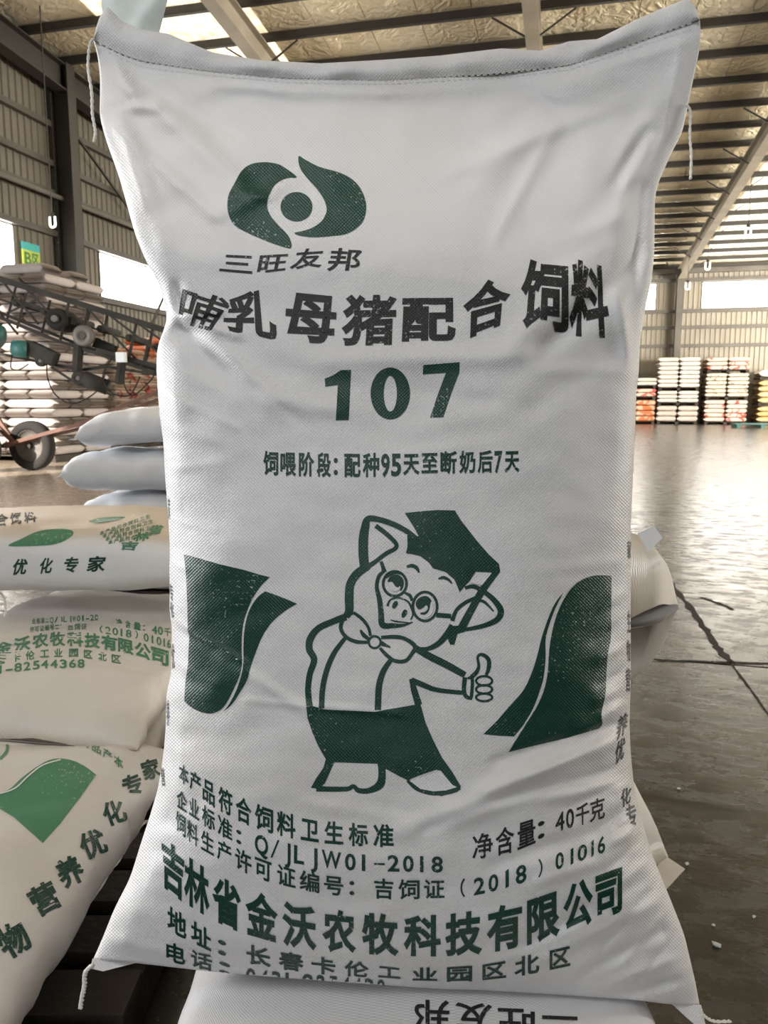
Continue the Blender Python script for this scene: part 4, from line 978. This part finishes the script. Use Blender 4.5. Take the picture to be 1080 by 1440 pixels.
A.line('养优化专家', [(-22,-2),(16,36),(54,72),(88,108),(121,147)], [(-22,788),(60,785),(147,782)], [(-22,810),(60,806),(147,803)], 0.03, 0.2)
print_lying(A, 'printed_lettering', rbA, 'green', 'green characters on the side')
A = Art()
A.line('合饲料', [(-8,12),(14,30),(34,52)], [(-8,724),(52,719)], [(-8,741),(52,734)], 0.03)
print_lying(A, 'printed_lettering', rbA, 'black', 'black title characters seen at a slant')
A = Art()
A.poly(catmull([(12,768),(30,758),(55,747),(85,744),(102,747),(100,755),(80,765),(50,768)], True, 4))
A.poly(catmull([(125,733),(145,728),(175,727),(168,731),(140,736)], True, 3))
for r_i in range(4):
    A.line('本产品符合饲料卫生标准'[:9], [(140+i*9+r_i*4-i*1.0, 147+i*9+r_i*4-i*1.0) for i in range(9)], [(140,756-0+r_i*5-8),(225,722+r_i*9-4)], [(140,762+r_i*5-8),(225,728+r_i*9-4)], 0.02)
A.glyph('吉', [(172,762),(196,762),(192,774),(168,773)], 0.04); A.glyph('林', [(190,750),(214,748),(208,760),(186,762)], 0.04); A.glyph('省', [(210,740),(232,738),(228,750),(206,752)], 0.04)
print_lying(A, 'printed_lettering', rbA, 'green_light', 'faded green print on the dusty top')
th = thread([(0,833),(6,842),(8,858),(6,872),(8,884)], 1.95, 0.002, None, Vector((0, 0, 0)))
th.data.transform(rbA[2].inverted()); th.parent = rbA[0]

# white clean pile further back on the left
zz = 0.115
WL_ = ['bottom sack of the clean white pile, hidden behind the near left pile', 'second sack up in the clean white pile behind the near left pile', 'third sack up in the clean white pile, just above the dusty top sack', 'middle sack of the clean white pile, with a thick folded end', 'topmost clean white sack, sloping down towards the conveyor wheels']
for i, (dx, ang, T, tl) in enumerate([(0, 0, .135, 0), (0.03, .02, .14, 0), (0.03, -.02, .155, 0), (-0.03, .03, .19, 0.0), (0.05, 0.0, .17, 0)]):
    lying('white_sack', lv(-0.93+dx, 3.72, zz), YAW+ang, 0.98, 0.62, T, 'bag_clean', 41+i, 0.010, tilt=(0, tl), sag=-0.005 if i < 4 else -0.05, label=WL_[i], nu=44, nv=36, PEND=8, ce=3.4, ee=0.36)
    zz += T+(0.03 if i == 3 else 0.012)
pallet(lv(-0.9, 3.75), YAW, 1.15, 1.1, 'dark wooden pallet under the clean white pile')
# pile behind the standing sack, right side
rbR = lying('feed_sack', lv(0.09, 1.28, 0.535), YAW-R_(50), 0.64, 0.42, 0.285, 'bag_side', 53, 0.016, hems=(), PEND=9, ce=4.0, ee=0.36, label='sack end with a gathered tied corner sticking out right of the standing sack')
lying('feed_sack', lv(0.06, 1.275, 0.378), YAW-R_(45), 0.74, 0.40, 0.155, 'bag_side', 59, 0.006, sag=-0.19, hems=(1,), label='sack whose pale pointed corner hangs out low right behind the standing sack')
lying('feed_sack', lv(0.0, 1.80, 0.262), YAW-R_(10), 0.50, 0.40, 0.125, 'bag_side', 61, 0.004, label='sack fully behind the standing sack, third down in its pile')
lying('feed_sack', lv(0.0, 1.80, 0.119), YAW-R_(10), 0.50, 0.40, 0.13, 'bag_side', 67, 0.004, label='sack fully behind the standing sack, bottom of its pile')
pallet(lv(0.0, 1.92), YAW, 0.6, 0.5, 'short dark pallet hidden behind the standing sack')

tb = at(919, 752, 1.12); mb = MB(); 
mb.hexa([at(896, 750, 1.11), at(920, 740, 1.11), at(932, 756, 1.11), at(912, 776, 1.11), at(896, 750, 1.10), at(920, 740, 1.10), at(932, 756, 1.10), at(912, 776, 1.10)])
mwi = rbR[2].inverted(); tie = mb.obj('tied_tab', M['bag_clean'], None); tie.data.transform(mwi); tie.parent = rbR[0]
# ------------------------------------------------------------------ big stacks of sacks
def banded(name, base, band, period, lo, hi, axis=0):
    m = mat(name, base, 0.55); nt = m.node_tree; b = nt.nodes['Principled BSDF']; L = nt.links.new
    tc = nt.nodes.new('ShaderNodeTexCoord'); n = nt.nodes.new('ShaderNodeTexNoise'); n.inputs['Scale'].default_value = period; n.inputs['Detail'].default_value = 1
    oi = nt.nodes.new('ShaderNodeObjectInfo'); va = nt.nodes.new('ShaderNodeVectorMath'); va.operation = 'ADD'
    sc3 = nt.nodes.new('ShaderNodeVectorMath'); sc3.operation = 'SCALE'; sc3.inputs['Scale'].default_value = 30; L(oi.outputs['Random'], sc3.inputs[0])
    L(tc.outputs['Object'], va.inputs[0]); L(sc3.outputs[0], va.inputs[1]); L(va.outputs[0], n.inputs['Vector'])
    r = nt.nodes.new('ShaderNodeValToRGB'); r.color_ramp.interpolation = 'CONSTANT'; e = r.color_ramp.elements
    e[0].position = 0; e[0].color = (*base, 1); e[1].position = lo; e[1].color = (*band, 1); x = e.new(hi); x.color = (*base, 1)
    L(n.outputs['Fac'], r.inputs['Fac']); L(r.outputs['Color'], b.inputs['Base Color']); return m
M['far_white'] = mat('far_white_sack', (0.60, 0.54, 0.47), 0.6)
M['stack_white'] = mat('shade_toned_stack_white', (0.36, 0.315, 0.29), 0.6, noise_s=3, noise_a=0.12)  # white sack colour lowered, the stack's shade is put into it
M['far_pink'] = mat('far_pinkish_sack', (0.50, 0.41, 0.36), 0.6)
M['far_red'] = banded('red_printed_sack', (0.58, 0.47, 0.38), (0.50, 0.08, 0.06), 2.2, 0.52, 0.59)
M['far_orange'] = banded('orange_printed_sack', (0.58, 0.38, 0.26), (0.55, 0.15, 0.05), 3.0, 0.48, 0.66)
M['far_yellow'] = banded('yellow_printed_sack', (0.46, 0.30, 0.10), (0.48, 0.38, 0.22), 3.0, 0.52, 0.62)
M['far_cream'] = banded('cream_printed_sack', (0.58, 0.50, 0.39), (0.20, 0.16, 0.13), 4.0, 0.58, 0.62)
SM = {}
def far_mesh(L, W, T, m, var):
    k = (round(L, 2), round(W, 2), round(T, 3), m, var)
    if k not in SM:
        V, F, uv = pillow(L, W, T, 12, 16, 100+var*7, 0.003, endpow=10, ce=5.5, ee=0.32, cr_=0); me = me_from('stacked_sack', V, F, True); me.materials.append(M[m]); SM[k] = me
    return SM[k]
ORD = 'first second third fourth fifth sixth seventh eighth ninth tenth eleventh twelfth thirteenth fourteenth fifteenth sixteenth seventeenth eighteenth nineteenth twentieth'.split()
def stack_bag(x, y, z, rz, L, W, T, m, label, group, name='stacked_sack'):
    o = bpy.data.objects.new(name, far_mesh(L, W, T, m, rng.randrange(4))); C.objects.link(o)
    o.location = (x, y, z); o.rotation_euler = (0, 0, rz+rng.uniform(-.01, .01)+(math.pi if rng.random() < .5 else 0)); tag(o, label, 'sack', group); return o
def slab_pallet(x0, x1, y0, y1, z, label, group):
    root = empty('wooden_pallet', ((x0+x1)/2, (y0+y1)/2, z)); w2 = (x1-x0)/2; h2 = (y1-y0)/2
    tag(root, label, 'pallet', group)
    MB().box(-w2, w2, -h2, h2, 0.09, 0.11).obj('deck', M['wood'], root)
    for t in (-1, 0, 1): MB().box(t*(w2-.06)-.06, t*(w2-.06)+.06, -h2, h2, 0.0, 0.09).obj('bearer', M['wood'], root)
YFS = 34.2
def far_stack(pxa, pxb, tiers, what, group):
    xa = atY(pxa, 590, YFS).x; xb = atY(pxb, 590, YFS).x; wd = xb-xa; nb = max(1, round(wd/1.1)); L = wd/nb; ztp = 0
    for ti, (pb, pt, n, m, desc) in enumerate(tiers):
        zb = 0.0 if ti == 0 else ztp; zt_ = atY((pxa+pxb)/2, pt, YFS).z
        slab_pallet(xa+.05, xb-.05, YFS, YFS+1.15, zb, 'pallet under the '+desc+' of '+what, None)
        h = (zt_-zb-0.125)/n; ztp = zt_+.005; g = '%s, %s' % (group, desc)
        for k in range(n):
            z = zb+0.118+k*h
            for i in range(nb):
                for r_ in range(2):
                    stack_bag(xa+L*(i+.5)+rng.uniform(-.015, .015), YFS+0.29+0.60*r_, z, 0, L*0.97, 0.575, h*0.955, m, 'sack in %s of %s, %s layer up, %s column, %s row' % (desc, what, ORD[k], ('left', 'right')[i % 2], ('front', 'back')[r_]), g)
far_stack(862, 922, [(592, 562, 4, 'far_orange', 'bottom tier'), (562, 546, 2, 'far_red', 'middle tier'), (546, 531, 2, 'far_white', 'top tier')], 'the orange far stack', 'sacks of the half hidden far stack')
far_stack(922, 982, [(592, 570, 3, 'far_pink', 'bottom tier'), (570, 549, 3, 'far_white', 'middle tier'), (548, 502, 7, 'far_white', 'top tier')], 'the white far stack', 'sacks of the white far stack')
far_stack(989, 1051, [(592, 562, 5, 'far_red', 'bottom tier'), (561, 524, 6, 'far_cream', 'middle tier'), (523, 502, 3, 'far_red', 'top tier')], 'the cream far stack', 'sacks of the red and cream far stack')
far_stack(1063, 1120, [(592, 571, 3, 'far_yellow', 'bottom tier'), (570, 534, 4, 'far_yellow', 'middle tier'), (530, 519, 1, 'far_white', 'top tier')], 'the yellow far stack', 'sacks of the yellow far stack')
zsk = atY(1000, 524, YB).z
MB().box(XL, XR_, YB-0.06, YB-0.03, 0, zsk).obj('base_panel', M['sheet_dark'], WB)
p = atz(1068, 601.5, 0)
mb = MB().box(-0.9, 0.9, -0.5, 0.5, 0.0, 0.16); o = empty('green_pallet', (p.x, p.y, 0)); tag(o, 'low dark green pallet on the floor before the yellow stack', 'pallet')
for i in range(6): MB().box(-0.9, 0.9, -0.5+i*0.18, -0.38+i*0.18, 0.12, 0.15).obj('board', M['teal'], o)
for t in (-0.8, 0, 0.8): MB().box(t-.06, t+.06, -0.5, 0.52, 0, 0.12).obj('bearer', M['teal'], o)

# sunlit stack on the left, and the lower coloured stack behind it
cn = atz(80, 651, 0); SXc, SYc = cn.x, cn.y
ztop1 = 2.96; NL = 19; slab_pallet(XL+0.25, SXc-.06, SYc+.05, SYc+1.5, 0, 'dark pallet under the sunlit stack of white sacks', None)
h = (ztop1-.11)/NL; x0s = XL+0.2; wd = SXc-x0s
for k in range(NL):
    z = 0.118+k*h; g = 'white sacks of the tall stack beside the conveyor'; lf = lambda i: 'white sack in %s layer from the floor, %s from the left, tall stack behind conveyor' % (ORD[k], ORD[i]); ls = lambda i: 'white sack, %s layer up, right side face of tall stack, %s from front' % (ORD[k], ORD[i])
    if k % 2:
        for i in range(3): stack_bag(x0s+wd*(i+.5)/3, SYc+.27, z, 0, wd/3*.97, .50, h*.965, 'stack_white', lf(i), g)
        for r_ in (1, 2): stack_bag(x0s+wd*2.5/3, SYc+.27+.52*r_, z, 0, wd/3*.97, .50, h*.965, 'stack_white', ls(r_), g)
    else:
        for i in range(6): stack_bag(x0s+wd*(i+.5)/6, SYc+.39, z, math.pi/2, .78, wd/6*.955, h*.965, 'stack_white', lf(i), g)
        stack_bag(x0s+wd*5.5/6, SYc+1.20, z, math.pi/2, .78, wd/6*.955, h*.965, 'stack_white', ls(1), g)
    if k == NL-1:
        for i in range(5): stack_bag(x0s+wd*(i+.5)/6, SYc+1.20, z, math.pi/2, .78, wd/6*.955, h*.965, 'stack_white', 'white sack on top layer, back row, %s from the left, tall stack behind conveyor' % ORD[i], g)
for i, (fx, dy) in enumerate(((0.86, 0.32), (0.84, 1.1), (0.54, 0.7), (0.24, 0.3), (0.22, 1.0))):
    stack_bag(x0s+wd*fx*0.96, SYc+dy, ztop1+0.01, 0.0, .8, .5, h*1.1, 'stack_white', 'white sack lying loose on top of the tall stack, %s one' % ('front right', 'back right', 'middle', 'front left', 'back left')[i], 'loose sacks on top of the tall stack')
Y2 = SYc+1.75; x2 = SXc+0.05
for k in range(14):
    z = 0.118+k*.152; m = 'far_pink' if k < 6 else ('far_red' if k < 9 else ('far_white' if k < 11 else 'far_orange'))
    for i in range(7):
        if k > 11 and i < 3: continue
        stack_bag(x2-.43, Y2+.27+i*.53, z, 0, .86, .49, .145, m, '%s sack, %s layer up, %s from front, lower stack behind tall one' % ({'far_pink': 'pinkish', 'far_red': 'red printed', 'far_white': 'white', 'far_orange': 'orange'}[m], ORD[k], ORD[i]), 'sacks of the lower coloured stack')
slab_pallet(x2-.9, x2-.02, Y2+.05, Y2+3.7, 0, 'dark pallet under the lower coloured stack', None)

# ------------------------------------------------------------------ belt conveyor on wheels
CD = 11.0; cb = at(100, 640, CD); cb.z = 0
CV = empty('belt_conveyor', cb); tag(CV, 'long dark steel belt conveyor with lattice frame slanting across the left stack', 'conveyor')
def cp(x, y, dz=0.0): return at(x, y, CD)+HF*dz-cb
def cbar(name, pts, w_, m='machine', dz=(0.0,), h_=None):
    for d in dz:
        mb = MB()
        for a, b in zip(pts[:-1], pts[1:]): mb.bar(cp(*a, d), cp(*b, d), w_, h_ or w_)
        mb.obj(name, M[m], CV)
cbar('top_rail', [(-40, 380), (240, 467)], .05, 'machine', (0, .8), .085)
cbar('lower_rail', [(-40, 430), (78, 478), (205, 520), (240, 530)], .045, 'machine', (0, .8))
cbar('under_rail', [(-40, 490), (110, 520), (145, 515)], .04, 'machine', (0.1,))
cbar('slide_rail', [(136, 492), (224, 516)], .06); cbar('slide_rail', [(140, 514), (222, 527)], .04); cbar('slide_rail', [(60, 515), (98, 540), (150, 556)], .03, 'machine', (0.3,))
for a, b in (((37, 412), (24, 462)), ((97, 424), (85, 478)), ((123, 434), (118, 466)), ((192, 454), (180, 508)), ((209, 478), (202, 515)), ((-15, 392), (-28, 440))):
    cbar('upright', [a, b], .035, 'machine', (0, .8))
for a, b in (((5, 398), (54, 456)), ((38, 408), (78, 448)), ((125, 436), (202, 516)), ((190, 452), (235, 484)), ((55, 420), (10, 440)), ((150, 440), (235, 505)), ((0, 440), (25, 470))):
    cbar('brace', [a, b], .026)
for (x, y) in ((20, 425), (60, 437), (100, 450), (140, 462), (180, 475), (220, 488)):
    MB().tube([cp(x, y, 0.03), cp(x, y, 0.77)], .055, 12).obj('belt_roller', M['machine'], CV, True)
mb = MB()
for x0 in range(-40, 240, 20): mb.hexa([cp(x0, 392+(x0+40)*.31+18, .08), cp(x0+20, 392+(x0+60)*.31+18, .08), cp(x0+20, 392+(x0+60)*.31+18, .72), cp(x0, 392+(x0+40)*.31+18, .72)]+[cp(a, b-1.5, c) for a, b, c in ((x0, 392+(x0+40)*.31+18, .08), (x0+20, 392+(x0+60)*.31+18, .08), (x0+20, 392+(x0+60)*.31+18, .72), (x0, 392+(x0+40)*.31+18, .72))])
mb.obj('belt', M['tyre'], CV)
def disc(name, x, y, r, wd, m, dz=0.0, hub='rim', par=CV, cdist=None):
    c = cp(x, y, dz); ax = HF
    o = MB().lathe(c, ax, [(r*.25, -wd/2), (r*.9, -wd/2), (r, -wd*.35), (r, wd*.35), (r*.9, wd/2), (r*.25, wd/2)], 28).obj(name, M[m], par, True)
    h_ = MB().lathe(c, ax, [(0.001, -wd*.6), (r*.3, -wd*.6), (r*.34, -wd*.4), (r*.34, wd*.5), (0.001, wd*.5)], 16).obj('hub', M[hub], o, False); return o
disc('drive_drum', 80, 449, .16, .5, 'tyre', .2); disc('pulley', 121, 473, .15, .10, 'girt', -.08, 'steel'); disc('pulley', 113, 532, .10, .08, 'machine', -.05, 'rim'); disc('pulley', 60, 508, .08, .08, 'machine', -.05)
MB().tube([cp(118, 532, 0), cp(150, 545, 0.05)], .11, 14).obj('gearbox', M['machine'], CV, True)
MB().tube([cp(22, 490, -.05), cp(42, 492, -.05)], .12, 16).obj('motor', M['teal'], CV, True)
mo = MB()
mo.bar(cp(40, 488, 0), cp(78, 506, 0), .2, .2); mo.obj('motor_mount', M['machine'], CV)
MB().tube([cp(-14, 470, -.05), cp(4, 474, -.05)], .16, 16).obj('motor', M['teal'], CV, True)
cbar('hanger', [(111, 480), (108, 524)], .10); cbar('hanger', [(171, 510), (167, 540)], .09); cbar('guard', [(127, 480), (155, 492)], .14, 'machine', (0.2,))
b1 = cp(174, 503, -.1); MB().box(b1.x-.065, b1.x+.065, b1.y-.04, b1.y+.04, b1.z-.07, b1.z+.07).obj('switch_box', M['lightgrey'], CV)
cbar('pole', [(228, 392), (202, 452)], .045, 'girt', (0.4,))
for pts in ([(70, 512), (72, 535), (85, 558), (110, 567), (140, 550), (152, 525)], [(160, 505), (148, 530), (160, 552), (185, 556), (200, 530)], [(22, 500), (20, 517), (30, 521), (45, 512)], [(180, 515), (178, 540), (190, 556), (215, 535), (222, 520)]):
    MB().tube([cp(x, y, -.1) for x, y in catmull(pts, False, 5)], .010, 5).obj('cable', M['tyre'], CV, True)
# undercarriage: wheels and draw bars
def wheel(x, y, dz, r):
    c = cp(x, y, dz); c.z = r-cb.z; ax = (HF+CR*0.25).normalized(); wd = .17
    o = MB().lathe(c, ax, [(r*.62, -wd*.40), (r*.72, -wd*.5), (r*.9, -wd*.5), (r*.985, -wd*.32), (r, 0), (r*.985, wd*.32), (r*.9, wd*.5), (r*.72, wd*.5), (r*.62, wd*.40)], 36).obj('wheel', M['tyre'], CV, True)
    MB().lathe(c, ax, [(r*.63, -wd*.42), (r*.60, -wd*.30), (r*.42, -wd*.10), (r*.16, -wd*.22), (.001, -wd*.25), (.001, wd*.2), (r*.62, wd*.2)], 28).obj('rim', M['rim'], o, True)
    MB().lathe(c, ax, [(.001, -wd*.55), (r*.13, -wd*.55), (r*.15, -wd*.2), (.001, -wd*.2)], 14).obj('hub', M['machine'], o, False)
wheel(45, 625, 0.0, .355); wheel(-14, 625, -0.35, .355)
cbar('axle', [(45, 628), (-14, 628)], .05, 'machine', (0.1,))
cbar('draw_bar', [(13, 625), (118, 596), (240, 545)], .05, 'rust', (-.15,)); cbar('draw_bar', [(13, 627), (118, 602), (240, 556)], .045, 'rust', (-.05,)); cbar('strut', [(-40, 560), (25, 622)], .05, 'rust', (-.1,)); cbar('strut', [(-30, 585), (-5, 622)], .05, 'rust', (0.5,))

# ------------------------------------------------------------------ lamps and the area sign
M['lamp'] = mat('lamp_glass_lit', (0.9, 0.9, 0.85), 0.3, emit=(1, 0.97, 0.9), es=1.4)
def hang_lamp(px, py, Y, s_, lb):
    c = atY(px, py, Y) if px > 500 else atX(px, py, Y); zc = roof_z(c.y)+.0
    root = empty('hanging_lamp', c); tag(root, lb, 'lamp')
    MB().tube([(0, 0, .22*s_), (0, 0, zc-c.z)], .012, 5).obj('cord', M['steel'], root)
    MB().lathe((0, 0, .14*s_), (0, 0, 1), [(.001, 0), (.075*s_, 0), (.05*s_, .09*s_), (.001, .09*s_)], 12).obj('lamp_holder', M['steel'], root)
    q = [(-.08*s_, 0, .14*s_), (-.08*s_, 0, -.08*s_)]+[(-.08*s_*math.cos(a), 0, -.08*s_-.06*s_*math.sin(a)) for a in (0.6, 1.2, 1.57, 1.94, 2.5)]+[(.08*s_, 0, -.08*s_), (.08*s_, 0, .14*s_)]
    MB().tube(q, .03*s_, 8).obj('bulb', M['lamp'], root, True)
hang_lamp(995, 374, 31, .95, 'small white U-shaped lamp hanging above the right strip window')
hang_lamp(967, 402, 33, .95, 'small white U-shaped lamp hanging beside the back wall column')
hang_lamp(1052, 325, 25, .85, 'small lamp hanging from the roof at the right edge, highest of the right lamps')
hang_lamp(74, 312, XL+1.2, .7, 'small bright lamp hanging in front of the left wall column')
a = atX(30, 341, XL+.06); b = atX(56, 376, XL+.06); b2 = atX(56, 346, XL+.06)
sg = empty('area_sign', ((XL+.06), (a.y+b.y)/2, (a.z+b.z)/2)); tag(sg, 'small yellow-green area sign with teal top on the left wall', 'sign')
hy = abs(b.y-a.y)/2; z1_ = atX(30, 341, XL+.06).z; z0_ = atX(30, 374, XL+.06).z; hz = (z1_-z0_)/2
M['sg1'] = mat('sign_teal', (0.04, 0.34, 0.32), 0.5); M['sg2'] = mat('sign_yellow_green', (0.42, 0.50, 0.06), 0.5, noise_s=1.2, noise_a=0.3); M['sg3'] = mat('sign_dark_green', (0.05, 0.16, 0.04), 0.5)
MB().box(-.02, .02, -hy, hy, -hz, hz*.35).obj('sign_panel', M['sg2'], sg); MB().box(-.02, .02, -hy, hy, hz*.35, hz).obj('sign_header', M['sg1'], sg)
for ch, y0 in (('B', -hy*.85), ('区', hy*.02)):
    V, F = glyph(ch, 0.03); xs = [v[0] for v in V]; w_ = hy*.8; h_ = hz*1.05
    x0g, x1g = min(xs), max(xs); y0g, y1g = (0, .73) if ch == 'B' else (-.08, .84)
    vv_ = [(.023+0.001*v[2], y0+(v[0]-x0g)/(x1g-x0g)*w_, -hz*.85+(v[1]-y0g)/(y1g-y0g)*h_) for v in V]
    link('printed_letter', me_from('printed_letter', vv_, F), M['sg3'], sg)
